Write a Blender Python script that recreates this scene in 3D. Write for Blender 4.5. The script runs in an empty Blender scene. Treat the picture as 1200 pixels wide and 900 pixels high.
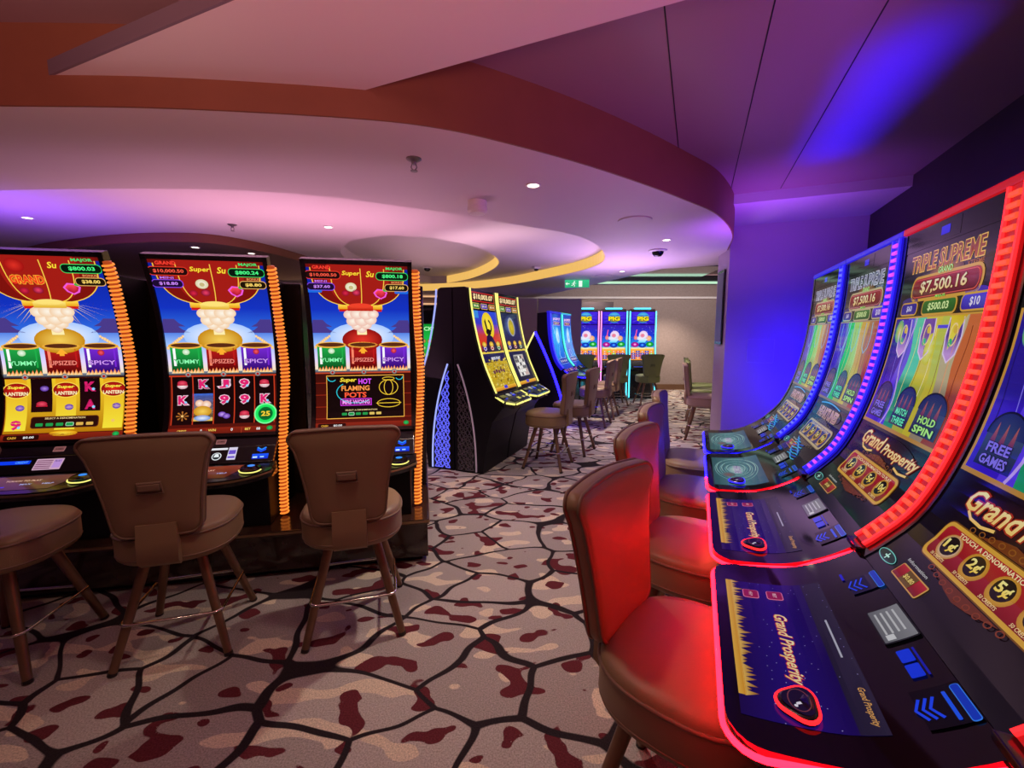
import bpy, bmesh, math, random
from mathutils import Vector, Matrix
random.seed(7)
SC = bpy.context.scene
COL = SC.collection
PI = math.pi
R = math.radians

# ------------------------------------------------------------------ helpers
def lin(c):
    return c/12.92 if c <= .04045 else ((c+.055)/1.055)**2.4
def hx(h):
    h = h.lstrip('#')
    return tuple(lin(int(h[i:i+2], 16)/255) for i in (0, 2, 4))
def mat(name, col, rough=.6, metal=0., emit=None, es=0., spec=.5, coat=0., bump=0., bscale=60., var=0.):
    m = bpy.data.materials.new(name); m.use_nodes = True
    nt = m.node_tree; b = nt.nodes['Principled BSDF']
    c = hx(col) if isinstance(col, str) else col
    b.inputs['Base Color'].default_value = (*c, 1)
    b.inputs['Roughness'].default_value = rough
    b.inputs['Metallic'].default_value = metal
    b.inputs['Specular IOR Level'].default_value = spec
    b.inputs['Coat Weight'].default_value = coat
    if emit is not None:
        e = hx(emit) if isinstance(emit, str) else emit
        b.inputs['Emission Color'].default_value = (*e, 1)
        b.inputs['Emission Strength'].default_value = es
    if bump or var:
        tc = nt.nodes.new('ShaderNodeTexCoord'); n = nt.nodes.new('ShaderNodeTexNoise')
        n.inputs['Scale'].default_value = bscale; n.inputs['Detail'].default_value = 4
        nt.links.new(tc.outputs['Object'], n.inputs['Vector'])
        if bump:
            bp = nt.nodes.new('ShaderNodeBump'); bp.inputs['Strength'].default_value = bump
            bp.inputs['Distance'].default_value = .01
            nt.links.new(n.outputs['Fac'], bp.inputs['Height']); nt.links.new(bp.outputs['Normal'], b.inputs['Normal'])
        if var:
            mx = nt.nodes.new('ShaderNodeMix'); mx.data_type = 'RGBA'
            mx.inputs['A'].default_value = (*[x*(1-var) for x in c], 1); mx.inputs['B'].default_value = (*[min(1, x*(1+var)) for x in c], 1)
            nt.links.new(n.outputs['Fac'], mx.inputs['Factor']); nt.links.new(mx.outputs['Result'], b.inputs['Base Color'])
    return m

class MB:
    def __init__(s): s.bm = bmesh.new()
    def box(s, c, d, rz=0, bevel=0, M=None):
        m = Matrix.Translation(c) @ Matrix.Rotation(rz, 4, 'Z') @ Matrix.Diagonal((*d, 1))
        if M is not None: m = M @ m
        r = bmesh.ops.create_cube(s.bm, size=1, matrix=m)
        if bevel:
            es = list({e for v in r['verts'] for e in v.link_edges})
            bmesh.ops.bevel(s.bm, geom=es, offset=bevel, segments=2, affect='EDGES', profile=.6)
        return s
    def prism(s, poly, lo, hi, axis='x', bevel=0):
        # poly in the two other axes: x -> (y,z), y -> (x,z), z -> (x,y)
        f = {'x': lambda a, b, t: (t, a, b), 'y': lambda a, b, t: (a, t, b), 'z': lambda a, b, t: (a, b, t)}[axis]
        A = [s.bm.verts.new(f(a, b, lo)) for a, b in poly]; B = [s.bm.verts.new(f(a, b, hi)) for a, b in poly]
        n = len(poly); fs = []
        for i in range(n): fs.append(s.bm.faces.new((A[i], A[(i+1) % n], B[(i+1) % n], B[i])))
        fs += [s.bm.faces.new(A[::-1]), s.bm.faces.new(B)]
        bmesh.ops.recalc_face_normals(s.bm, faces=fs)
        if bevel:
            es = [e for e in {e for f_ in fs for e in f_.edges}]
            bmesh.ops.bevel(s.bm, geom=es, offset=bevel, segments=2, affect='EDGES', profile=.6)
        return s
    def loft(s, rings, cap=True, closed=True):
        L = [[s.bm.verts.new(p) for p in r] for r in rings]; fs = []
        n = len(L[0])
        for a, b in zip(L[:-1], L[1:]):
            for i in range(n if closed else n-1): fs.append(s.bm.faces.new((a[i], a[(i+1) % n], b[(i+1) % n], b[i])))
        if cap: fs += [s.bm.faces.new(L[0][::-1]), s.bm.faces.new(L[-1])]
        bmesh.ops.recalc_face_normals(s.bm, faces=fs)
        return s
    def tube(s, pts, r, n=8, closed=False, square=False):
        P = [Vector(p) for p in pts]; N = len(P); rings = []
        up = None
        for i in range(N):
            a = P[(i-1) % N] if closed or i > 0 else P[i]; b = P[(i+1) % N] if closed or i < N-1 else P[i]
            t = (b-a).normalized()
            if up is None:
                up = t.cross(Vector((0, 0, 1)))
                if up.length < 1e-3: up = t.cross(Vector((1, 0, 0)))
                up.normalize()
            up = (up - t*up.dot(t)).normalized(); w = t.cross(up)
            rr = r[i] if isinstance(r, (list, tuple)) else r
            o = PI/4 if square else 0
            rings.append([P[i] + (up*math.cos(2*PI*k/n+o) + w*math.sin(2*PI*k/n+o))*rr for k in range(n)])
        if closed: rings.append(rings[0]); 
        L = [[s.bm.verts.new(p) for p in q] for q in (rings[:-1] if closed else rings)]
        if closed: L.append(L[0])
        fs = []
        for a, b in zip(L[:-1], L[1:]):
            for i in range(n): fs.append(s.bm.faces.new((a[i], a[(i+1) % n], b[(i+1) % n], b[i])))
        if not closed: fs += [s.bm.faces.new(L[0][::-1]), s.bm.faces.new(L[-1])]
        bmesh.ops.recalc_face_normals(s.bm, faces=fs)
        return s
    def lathe(s, prof, c=(0, 0, 0), n=24):
        rings = [[(c[0]+max(r, 1e-4)*math.cos(2*PI*k/n), c[1]+max(r, 1e-4)*math.sin(2*PI*k/n), c[2]+z) for k in range(n)] for r, z in prof]
        return s.loft(rings)
    def build(s, name, m, parent=None, smooth=False, ang=None):
        me = bpy.data.meshes.new(name); s.bm.to_mesh(me); s.bm.free()
        for mm in (m if isinstance(m, list) else [m]): me.materials.append(mm)
        if smooth:
            me.polygons.foreach_set('use_smooth', [True]*len(me.polygons))
            if ang: me.set_sharp_from_angle(angle=R(ang))
        o = bpy.data.objects.new(name, me); COL.objects.link(o)
        if parent: o.parent = parent
        return o

def thing(name, label, cat, loc=(0, 0, 0), rz=0, group=None):
    o = bpy.data.objects.new(name, None); COL.objects.link(o)
    o.empty_display_size = .1
    o.location = loc; o.rotation_euler = (0, 0, R(rz)); o['label'] = label; o['category'] = cat
    if group: o['group'] = group
    return o
def tag(o, label, cat, group=None):
    o['label'] = label; o['category'] = cat
    if group: o['group'] = group
    return o
def struct(o): o['kind'] = 'structure'; return o
def dup(root, loc, rz, label, group=None):
    c = root.copy(); COL.objects.link(c); c.location = loc; c.rotation_euler = (0, 0, R(rz)); c['label'] = label
    if group: c['group'] = group
    for ch in list(root.children):
        d = ch.copy(); COL.objects.link(d); d.parent = c
        for g in list(ch.children):
            h = g.copy(); COL.objects.link(h); h.parent = d
    return c

# casino row frame: r runs along the row of machines at the right, d points into them
AL = R(22.7)
RV = Vector((math.sin(AL), math.cos(AL), 0)); DV = Vector((math.cos(AL), -math.sin(AL), 0))
def rd(t, w, z=0): return RV*t + DV*w + Vector((0, 0, z))
def rd2(t, w): p = rd(t, w); return (p.x, p.y)

# ------------------------------------------------------------------ materials
M = {}
M['black'] = mat('black_gloss_plastic', (.012, .011, .014), .22, coat=.3)
M['blackmatte'] = mat('black_matte', (.008, .007, .009), .5, spec=.2)
M['glass'] = mat('black_glass', (.006, .006, .009), .06)
M['dkmetal'] = mat('dark_metal', (.06, .05, .05), .35, .8)
M['chrome'] = mat('chrome', (.8, .76, .72), .14, 1.)
M['bronze'] = mat('bronze_leg', (.26, .15, .09), .38, .65, var=.15, bscale=14)
M['leather'] = mat('taupe_leather', (.30, .195, .105), .42, bump=.10, bscale=320, var=.06)
M['leather_pipe'] = mat('taupe_piping', (.22, .135, .085), .5)
M['leather_tan'] = mat('tan_leather', (.50, .36, .27), .45, bump=.1, bscale=320, var=.06)
M['tan_pipe'] = mat('tan_piping', (.42, .28, .2), .5)
M['leather_green'] = mat('olive_leather', (.27, .33, .11), .45, bump=.1, bscale=320, var=.06)  # own colour at the far machines, painted green light beyond the pier
M['green_pipe'] = mat('olive_piping', (.18, .22, .08), .5)
M['wood'] = mat('dark_walnut', (.035, .016, .012), .16, coat=.4, var=.35, bscale=9)
M['woodtop'] = mat('walnut_top', (.05, .023, .016), .18, coat=.5, var=.3, bscale=9)
M['brass'] = mat('brass_edge', (.36, .22, .12), .35, .7)
M['white_pl'] = mat('white_plastic', (.82, .79, .78), .4)
M['satin_metal'] = mat('satin_metal', (.30, .27, .28), .3, 1.)
M['ceil'] = mat('ceiling_paint', (.66, .58, .6), .55, bump=.02, bscale=30)
M['ceil_hi'] = mat('ceiling_panel_paint', (.27, .165, .19), .42)
M['fascia'] = mat('copper_brown_fascia', (.24, .088, .048), .5, var=.12, bscale=6)
M['slabside'] = mat('grey_lilac_fascia', (.17, .125, .17), .5)
M['soffit'] = mat('soffit_paint', (.55, .48, .55), .5)
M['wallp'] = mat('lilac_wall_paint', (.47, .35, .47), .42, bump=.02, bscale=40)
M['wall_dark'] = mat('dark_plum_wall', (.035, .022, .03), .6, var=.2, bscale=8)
M['wall_taupe'] = mat('taupe_wallcovering', (.34, .27, .25), .5, bump=.12, bscale=24, var=.22)
M['wall_mauve'] = mat('mauve_wall', (.40, .29, .30), .55, var=.1, bscale=5)
M['mirror'] = mat('bronze_mirror', (.42, .30, .26), .14, .6)
M['mirror_blue'] = mat('polished_ceiling_panel', (.5, .5, .58), .07, 1.)
def em(name, col, s, base=(.01, .01, .01)):
    m = mat(name, base, .3, emit=col, es=s); return m
M['red'] = em('red_led', (1., .002, .006), 36.)
M['red_rib'] = em('red_led_rib', (1., .012, .014), 3.)
M['red_lo'] = em('red_led_base', (1., .010, .012), .50)
M['red_rung'] = em('red_orange_led', (1., .085, .03), 1.1)
M['blue'] = em('blue_led', (.005, .003, 1.), 16.)
M['blue_rib'] = em('blue_led_rib', (.02, .015, 1.), 1.6)
M['blue_lo'] = em('blue_led_base', (.02, .010, 1.), .62)
M['mag_rung'] = em('magenta_led', (.72, .06, .85), 1.1)
M['blue_rung'] = em('blue_bright_led', (.10, .12, 1.), 1.3)
M['cyan'] = em('cyan_led', (.08, .75, 1.), 2.2)
M['cyan_lo'] = em('cyan_led_base', (.05, .45, 1.), .8)
M['green'] = em('green_led', (.05, 1., .18), 1.6)
M['magenta'] = em('pink_led', (1., .25, .75), 1.8)
M['yellow'] = em('yellow_led', (1., .92, .22), 1.15)
M['lav'] = em('lavender_led', (.36, .42, 1.), 1.1)
M['lavdim'] = em('lavender_led_dim', (.75, .5, .62), .22, (.3, .2, .25))
M['blue_glow'] = em('lattice_blue_light', (.12, .13, 1.), 1.1)
M['amber'] = em('amber_bulbs', (1., .25, .030), 1.3)
M['amber_core'] = em('amber_core', (.9, .12, .015), .5)
M['cove'] = em('cove_light_yellow', (1., .58, .14), .85)
M['warm'] = em('warm_lamp', (1., .86, .7), 7.)
M['lightline'] = em('pale_green_cove', (.62, 1., .70), .85)
M['orangeline'] = em('orange_cove', (1., .55, .28), .9)

# vertex-coloured display panel: what a screen shows is light, so it emits
ART = bpy.data.materials.new('lit_display'); ART.use_nodes = True
_nt = ART.node_tree; _b = _nt.nodes['Principled BSDF']
_b.inputs['Base Color'].default_value = (.004, .004, .005, 1); _b.inputs['Roughness'].default_value = .09; _b.inputs['Specular IOR Level'].default_value = .22
_a = _nt.nodes.new('ShaderNodeAttribute'); _a.attribute_name = 'Col'
_nt.links.new(_a.outputs['Color'], _b.inputs['Emission Color']); _b.inputs['Emission Strength'].default_value = 1.0
ART.cycles.emission_sampling = 'NONE'

# ------------------------------------------------------------------ display art
_tc = {}
def text_mesh(s, bold=0.):
    k = (s, bold)
    if k in _tc: return _tc[k]
    c = bpy.data.curves.new('lettering', 'FONT'); c.body = s; c.size = 1; c.resolution_u = 2; c.offset = bold
    o = bpy.data.objects.new('lettering', c)
    me = o.to_mesh()
    V = [(v.co.x, v.co.y) for v in me.vertices]; Fc = [tuple(p.vertices) for p in me.polygons]
    o.to_mesh_clear(); bpy.data.objects.remove(o); bpy.data.curves.remove(c)
    xs = [v[0] for v in V] or [0]; ys = [v[1] for v in V] or [0]
    _tc[k] = (V, Fc, min(xs), max(xs), min(ys), max(ys)); return _tc[k]

class Art:
    """flat drawing in metres: x across (0 = centre), y up along the screen's curve"""
    def __init__(s, W=1, H=1, x0=0): s.it = []; s.l = 0; s.W = W; s.H = H; s.x0 = x0; s.gain = 1.
    def P(s, u, v): return (s.x0+(u-.5)*s.W, v*s.H)
    def up(s): s.l += 1; return s
    def raw(s, V, Fc, cols): s.it.append((V, Fc, cols, s.l))
    def col(s, c): c = hx(c) if isinstance(c, str) else c; return tuple(x*s.gain for x in c)
    def poly(s, pts, c):
        cs = [s.col(k) for k in c] if isinstance(c, list) else [s.col(c)]*len(pts)
        s.raw(list(pts), [tuple(range(len(pts)))], cs)
    def rect(s, x0, y0, x1, y1, c, ct=None, n=1):
        ct = ct or c; a = s.col(c); b = s.col(ct)
        s.raw([(x0, y0), (x1, y0), (x1, y1), (x0, y1)], [(0, 1, 2, 3)], [a, a, b, b])
    def grad(s, x0, x1, stops):
        for (ya, ca), (yb, cb) in zip(stops[:-1], stops[1:]): s.rect(x0, ya, x1, yb, ca, cb)
    def ell(s, cx, cy, rx, ry, c, ce=None, n=22, a0=0, a1=2*PI):
        full = abs(a1-a0-2*PI) < 1e-6
        V = [(cx, cy)] + [(cx+rx*math.cos(a0+(a1-a0)*i/n), cy+ry*math.sin(a0+(a1-a0)*i/n)) for i in range(n if full else n+1)]
        m = len(V)-1
        F_ = [(0, i+1, (i+1) % m+1) for i in range(m if full else m-1)]
        s.raw(V, F_, [s.col(c)]+[s.col(ce or c)]*m)
    def ring(s, cx, cy, rx, ry, w, c, n=26, a0=0, a1=2*PI):
        V = []; full = abs(a1-a0-2*PI) < 1e-6; m = n if full else n+1
        for i in range(m):
            a = a0+(a1-a0)*i/n
            V += [(cx+rx*math.cos(a), cy+ry*math.sin(a)), (cx+(rx-w)*math.cos(a), cy+(ry-w)*math.sin(a))]
        F_ = [(2*i, 2*((i+1) % m), 2*((i+1) % m)+1, 2*i+1) for i in range(m if full else m-1)]
        s.raw(V, F_, [s.col(c)]*len(V))
    def line(s, pts, w, c):
        V = []; n = len(pts)
        for i in range(n):
            a = pts[max(0, i-1)]; b = pts[min(n-1, i+1)]
            dx, dy = b[0]-a[0], b[1]-a[1]; l = math.hypot(dx, dy) or 1
            V += [(pts[i][0]-dy/l*w/2, pts[i][1]+dx/l*w/2), (pts[i][0]+dy/l*w/2, pts[i][1]-dx/l*w/2)]
        s.raw(V, [(2*i, 2*i+1, 2*i+3, 2*i+2) for i in range(n-1)], [s.col(c)]*len(V))
    def rr(s, cx, cy, w, h, rad, c, cb=None, bw=.004, ct=None):
        def out(w, h, rad):
            q = []
            for k, (sx, sy) in enumerate(((1, 1), (-1, 1), (-1, -1), (1, -1))):
                for j in range(5):
                    a = PI/2*k+PI/8*j
                    q.append((cx+sx*(w/2-rad)+rad*math.cos(a), cy+sy*(h/2-rad)+rad*math.sin(a)))
            return q
        if cb: s.poly(out(w+2*bw, h+2*bw, rad+bw), cb); s.up()
        o = out(w, h, rad)
        s.poly(o, [ct if y > cy else c for x, y in o] if ct else c)
    def text(s, t, cx, cy, h, c, w=None, shear=0, bold=.012, ol=None, ob=.05, rot=0, ct=None):
        if ol: s.text(t, cx, cy, h, ol, w, shear, ob, None, 0, rot); s.up()
        V, Fc, xa, xb, ya, yb = text_mesh(t, bold)
        V0 = text_mesh(t, .012); ha = (V0[5]-V0[4]) or 1; wa = (V0[3]-V0[2]) or 1
        ky = h/ha; kx = (w/wa) if w else ky
        mx, my = (V0[2]+V0[3])/2, (V0[4]+V0[5])/2
        o = []; ca, sa = math.cos(rot), math.sin(rot); cs = []
        A = s.col(c); B = s.col(ct or c)
        for x, y in V:
            X = (x-mx)*kx + shear*(y-my)*ky; Y = (y-my)*ky
            o.append((cx+X*ca-Y*sa, cy+X*sa+Y*ca)); f = min(1, max(0, Y/h+.5)); cs.append(tuple(A[i]*(1-f)+B[i]*f for i in range(3)))
        s.raw(o, Fc, cs)
    def build(s, name, fmap, parent, levels, dz=.0006, m=None):
        bm = bmesh.new(); cl = bm.verts.layers.float_color.new('Col')
        for V, Fc, cs, l in s.it:
            vs = []
            for (x, y), c in zip(V, cs):
                v = bm.verts.new((x, y, l)); v[cl] = (*c, 1); vs.append(v)
            for f in Fc:
                try: bm.faces.new([vs[i] for i in f])
                except ValueError: pass
        bmesh.ops.triangulate(bm, faces=[f for f in bm.faces if len(f.verts) > 4])
        for y in levels:
            bmesh.ops.bisect_plane(bm, geom=bm.verts[:]+bm.edges[:]+bm.faces[:], dist=1e-6, plane_co=(0, y, 0), plane_no=(0, 1, 0))
        for v in bm.verts: v.co = fmap(v.co.x, v.co.y, .0008+v.co.z*dz)
        for f in bm.faces: f.normal_update()
        me = bpy.data.meshes.new(name); bm.to_mesh(me); bm.free()
        me.materials.append(m or ART)
        o = bpy.data.objects.new(name, me); COL.objects.link(o); o.parent = parent
        return o

def smooth_prof(P, n=24):
    """resample a (y,z) polyline as a Catmull-Rom curve; returns points and arc lengths"""
    Q = []
    for i in range(len(P)-1):
        p0 = P[max(0, i-1)]; p1 = P[i]; p2 = P[i+1]; p3 = P[min(len(P)-1, i+2)]
        for k in range(8):
            t = k/8
            Q.append(tuple(.5*((2*p1[j])+(-p0[j]+p2[j])*t+(2*p0[j]-5*p1[j]+4*p2[j]-p3[j])*t*t+(-p0[j]+3*p1[j]-3*p2[j]+p3[j])*t**3) for j in (0, 1)))
    Q.append(P[-1])
    S = [0]
    for a, b in zip(Q[:-1], Q[1:]): S.append(S[-1]+math.hypot(b[0]-a[0], b[1]-a[1]))
    out = []; L = S[-1]; j = 0
    for i in range(n+1):
        t = L*i/n
        while j < len(S)-2 and S[j+1] < t: j += 1
        f = (t-S[j])/(S[j+1]-S[j]); out.append((Q[j][0]+(Q[j+1][0]-Q[j][0])*f, Q[j][1]+(Q[j+1][1]-Q[j][1])*f))
    return out, [L*i/n for i in range(n+1)], L
class Curve:
    def __init__(s, P, n=24): s.pts, s.s, s.L = smooth_prof(P, n); s.n = n
    def at(s, t):
        i = min(s.n-1, max(0, int(t/s.L*s.n))); a, b = s.pts[i], s.pts[i+1]; f = (t-s.s[i])/(s.s[i+1]-s.s[i])
        y, z = a[0]+(b[0]-a[0])*f, a[1]+(b[1]-a[1])*f
        # blended normal facing the player (-y) / up
        def nn(k): p, q = s.pts[k], s.pts[k+1]; l = math.hypot(q[0]-p[0], q[1]-p[1]); return Vector((-(q[1]-p[1])/l, (q[0]-p[0])/l))
        n0 = nn(max(0, i-1)); n1 = nn(i); n2 = nn(min(s.n-1, i+1))
        A = (n0+n1).normalized(); B = (n1+n2).normalized(); nr = (A*(1-f)+B*f).normalized()
        return y, z, nr
    def map(s, x, t, off):
        y, z, n = s.at(t); return Vector((x, y+n[0]*off, z+n[1]*off))
    def strip(s, x0, x1, off0, off1, s0=0, s1=None, mb=None, nx=1):
        """a solid strip following the curve between two normal offsets"""
        s1 = s.L if s1 is None else s1; mb = mb or MB()
        T = [s0]+[t for t in s.s if s0+1e-4 < t < s1-1e-4]+[s1]
        mb.loft([[s.map(x0, t, off0), s.map(x1, t, off0), s.map(x1, t, off1), s.map(x0, t, off1)] for t in T])
        return mb

# ------------------------------------------------------------------ the room
def carpet_material():
    m = bpy.data.materials.new('patterned_carpet'); m.use_nodes = True
    nt = m.node_tree; N = nt.nodes; L = nt.links; b = N['Principled BSDF']
    b.inputs['Roughness'].default_value = .95; b.inputs['Specular IOR Level'].default_value = .15
    tc = N.new('ShaderNodeTexCoord')
    mp = N.new('ShaderNodeMapping'); mp.inputs['Rotation'].default_value = (0, 0, R(28)); mp.inputs['Scale'].default_value = (1., 1.35, 1.)
    L.new(tc.outputs['Object'], mp.inputs['Vector'])
    def noise(scale, detail=2, vec=None):
        n = N.new('ShaderNodeTexNoise'); n.inputs['Scale'].default_value = scale; n.inputs['Detail'].default_value = detail
        L.new(vec or mp.outputs['Vector'], n.inputs['Vector']); return n
    def math_(op, a, b_=None, v=None):
        n = N.new('ShaderNodeMath'); n.operation = op
        if hasattr(a, 'is_linked') or hasattr(a, 'node'): L.new(a, n.inputs[0])
        else: n.inputs[0].default_value = a
        if b_ is not None:
            if hasattr(b_, 'node'): L.new(b_, n.inputs[1])
            else: n.inputs[1].default_value = b_
        return n.outputs[0]
    def warp(vec, scale, amt):
        n = noise(scale, 1, vec)
        s_ = N.new('ShaderNodeVectorMath'); s_.operation = 'SUBTRACT'; s_.inputs[1].default_value = (.5, .5, .5); L.new(n.outputs['Color'], s_.inputs[0])
        k = N.new('ShaderNodeVectorMath'); k.operation = 'SCALE'; k.inputs['Scale'].default_value = amt; L.new(s_.outputs[0], k.inputs[0])
        a = N.new('ShaderNodeVectorMath'); a.operation = 'ADD'; L.new(vec, a.inputs[0]); L.new(k.outputs[0], a.inputs[1]); return a.outputs[0]
    wv = warp(mp.outputs['Vector'], 2.2, .24)
    def vor(scale, feature, vec, rnd=.85):
        v = N.new('ShaderNodeTexVoronoi'); v.feature = feature; v.inputs['Scale'].default_value = scale; v.inputs['Randomness'].default_value = rnd
        v.voronoi_dimensions = '2D'; L.new(vec, v.inputs['Vector']); return v
    edge = vor(2.25, 'DISTANCE_TO_EDGE', wv); cell = vor(2.25, 'F1', wv)
    def ramp(val, lo, hi):
        r_ = N.new('ShaderNodeMapRange'); r_.interpolation_type = 'SMOOTHSTEP'
        r_.inputs['From Min'].default_value = lo; r_.inputs['From Max'].default_value = hi
        L.new(val, r_.inputs['Value']); return r_.outputs['Result']
    wid = noise(1.3, 1, mp.outputs['Vector'])
    ed = math_('SUBTRACT', edge.outputs['Distance'], math_('MULTIPLY', wid.outputs['Fac'], .050))
    # round the corners of each stone: far from its middle the dark web takes over
    far = math_('MULTIPLY', math_('SUBTRACT', .775, cell.outputs['Distance']), .42)
    sm = N.new('ShaderNodeMath'); sm.operation = 'SMOOTH_MIN'; sm.inputs[2].default_value = .06
    L.new(ed, sm.inputs[0]); L.new(far, sm.inputs[1])
    line = ramp(sm.outputs[0], .000, .014)           # 0 on the dark web, 1 inside a stone
    sep2 = N.new('ShaderNodeSeparateColor'); L.new(cell.outputs['Color'], sep2.inputs[0])
    def stretched(rot, sx, sy, off):
        q = N.new('ShaderNodeMapping'); q.inputs['Rotation'].default_value = (0, 0, R(rot)); q.inputs['Scale'].default_value = (sx, sy, 1); q.inputs['Location'].default_value = (off, off*1.7, 0)
        L.new(tc.outputs['Object'], q.inputs['Vector']); return q.outputs['Vector']
    nA = noise(6.2, .6, stretched(25, .8, 1.5, 3.1)); nB = noise(7.4, .6, stretched(-20, 1.0, 1.35, 11.7))
    clus = noise(1.5, 1, stretched(0, 1, 1, 5.5)); clus2 = noise(1.7, 1, stretched(0, 1, 1, 23.5))
    va = math_('ADD', nA.outputs['Fac'], math_('MULTIPLY', math_('ADD', clus.outputs['Fac'], math_('MULTIPLY', sep2.outputs[0], .35)), .22))
    vb = math_('ADD', nB.outputs['Fac'], math_('MULTIPLY', math_('ADD', clus2.outputs['Fac'], math_('MULTIPLY', sep2.outputs[1], .35)), .24))
    cream = ramp(va, .742, .757)
    stip = noise(150, 1, tc.outputs['Object'])
    maroon = math_('MULTIPLY', ramp(vb, .772, .786), ramp(math_('ADD', stip.outputs['Fac'], math_('MULTIPLY', math_('SUBTRACT', vb, .75), 3.)), .36, .46))
    def mix(f, a, b_):
        x = N.new('ShaderNodeMix'); x.data_type = 'RGBA'
        for s_, v in (('A', a), ('B', b_)):
            if isinstance(v, tuple): x.inputs[s_].default_value = (*v, 1)
            else: L.new(v, x.inputs[s_])
        L.new(f, x.inputs['Factor']); return x.outputs['Result']
    base = mix(sep2.outputs[2], (.34, .295, .28), (.46, .405, .375))
    c1 = mix(cream, base, (.68, .57, .44))
    c2 = mix(maroon, c1, (.125, .022, .030))
    c3 = mix(line, (.024, .017, .020), c2)
    fib = noise(170, 3, tc.outputs['Object'])
    fm = N.new('ShaderNodeMapRange'); fm.inputs['From Min'].default_value = .25; fm.inputs['From Max'].default_value = .75
    fm.inputs['To Min'].default_value = .60; fm.inputs['To Max'].default_value = 1.36; L.new(fib.outputs['Fac'], fm.inputs['Value'])
    v = N.new('ShaderNodeVectorMath'); v.operation = 'SCALE'; L.new(c3, v.inputs[0]); L.new(fm.outputs['Result'], v.inputs['Scale'])
    L.new(v.outputs[0], b.inputs['Base Color'])
    bp = N.new('ShaderNodeBump'); bp.inputs['Strength'].default_value = .35; bp.inputs['Distance'].default_value = .004
    L.new(fib.outputs['Fac'], bp.inputs['Height']); L.new(bp.outputs['Normal'], b.inputs['Normal'])
    return m
M['carpet'] = carpet_material()

struct(MB().box((0, 4.5, -.05), (24, 17, .1)).build('floor', M['carpet']))
ZL, ZU = 2.40, 2.72
struct(MB().box((0, 4.5, ZU+.05), (24, 17, .1)).build('ceiling_upper', M['ceil_hi']))

def poly_slab(name, outer, holes, z0, z1, m, hm=None):
    """a ceiling slab with openings cut through it (2D curve filled and thickened)"""
    c = bpy.data.curves.new(name, 'CURVE'); c.dimensions = '2D'; c.fill_mode = 'BOTH'; c.extrude = (z1-z0)/2
    for P in [outer]+holes:
        s = c.splines.new('POLY'); s.points.add(len(P)-1)
        for q, (x, y) in zip(s.points, P): q.co = (x, y, 0, 1)
        s.use_cyclic_u = True
    o = bpy.data.objects.new(name, c); me = o.to_mesh().copy(); o.to_mesh_clear()
    bpy.data.objects.remove(o); bpy.data.curves.remove(c)
    me.name = name; me.materials.append(m)
    for p in me.polygons: p.material_index = 0
    ob = bpy.data.objects.new(name, me); ob.location = (0, 0, (z0+z1)/2); COL.objects.link(ob); struct(ob)
    return ob
def crv(P, closed=False, k=6):
    out = []; n = len(P)
    for i in range(n if closed else n-1):
        g = (lambda j: P[j % n]) if closed else (lambda j: P[min(n-1, max(0, j))])
        p0, p1, p2, p3 = g(i-1), g(i), g(i+1), g(i+2)
        for q in range(k):
            t = q/k
            out.append(tuple(.5*((2*p1[j])+(-p0[j]+p2[j])*t+(2*p0[j]-5*p1[j]+4*p2[j]-p3[j])*t*t+(-p0[j]+3*p1[j]-3*p2[j]+p3[j])*t**3) for j in (0, 1)))
    if not closed: out.append(P[-1])
    return out
edge_near = crv([(-6.5, 2.15), (-4.2, 2.0), (-2.9, 1.96), (-2.154, 1.969), (-1.45, 1.99), (-.685, 2.08), (-.32, 2.179), (0, 2.348), (.384, 2.595), (.813, 2.919), (1.216, 3.258), (1.647, 3.665), (2.121, 4.369), (2.45, 5.15), (2.80, 5.95), (2.97, 6.15)])
edge_far = [(2.85, 6.28), (2.2, 6.62), (1.46, 9.06), (.64, 11.45), (-11.5, 11.45), (-11.5, 2.4)]
far_B = crv([(.10, 4.02), (.55, 4.33), (.87, 4.78), (1.12, 5.45), (1.20, 6.1), (1.02, 6.85), (.55, 7.75), (-.05, 8.7), (-.9, 9.5), (-2.2, 10.0), (-4.6, 10.2)])
near_B = crv([(-7.2, 8.6), (-7.6, 6.), (-6.6, 4.1), (-5.2, 3.32), (-3.65, 3.08), (-2.4, 3.02), (-1.5, 3.12), (-.7, 3.5), (.10, 4.02)])
holeB = far_B+near_B[:-1]
poly_slab('ceiling_lower', edge_near+edge_far, [holeB], ZL, ZU, M['ceil'])
far_A = crv([(-.93, 5.2), (-.5, 5.7), (-.26, 6.35), (-.21, 7.1), (-.42, 8.0), (-.85, 9.0), (-1.4, 9.75)])
holeA = far_A+crv([(-1.75, 9.85), (-2.3, 9.0), (-2.5, 7.5), (-2.35, 6.2), (-1.9, 5.35)])+[(-1.4, 5.08)]
outB = [(x*1.0, y) for x, y in holeB]
poly_slab('ceiling_middle', outB, [holeA], 2.55, ZU-.004, M['ceil'])
struct(MB().box((-1.2, 7.4, 2.709), (3.2, 5.6, .010)).build('ceiling_inner', M['ceil']))
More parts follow.
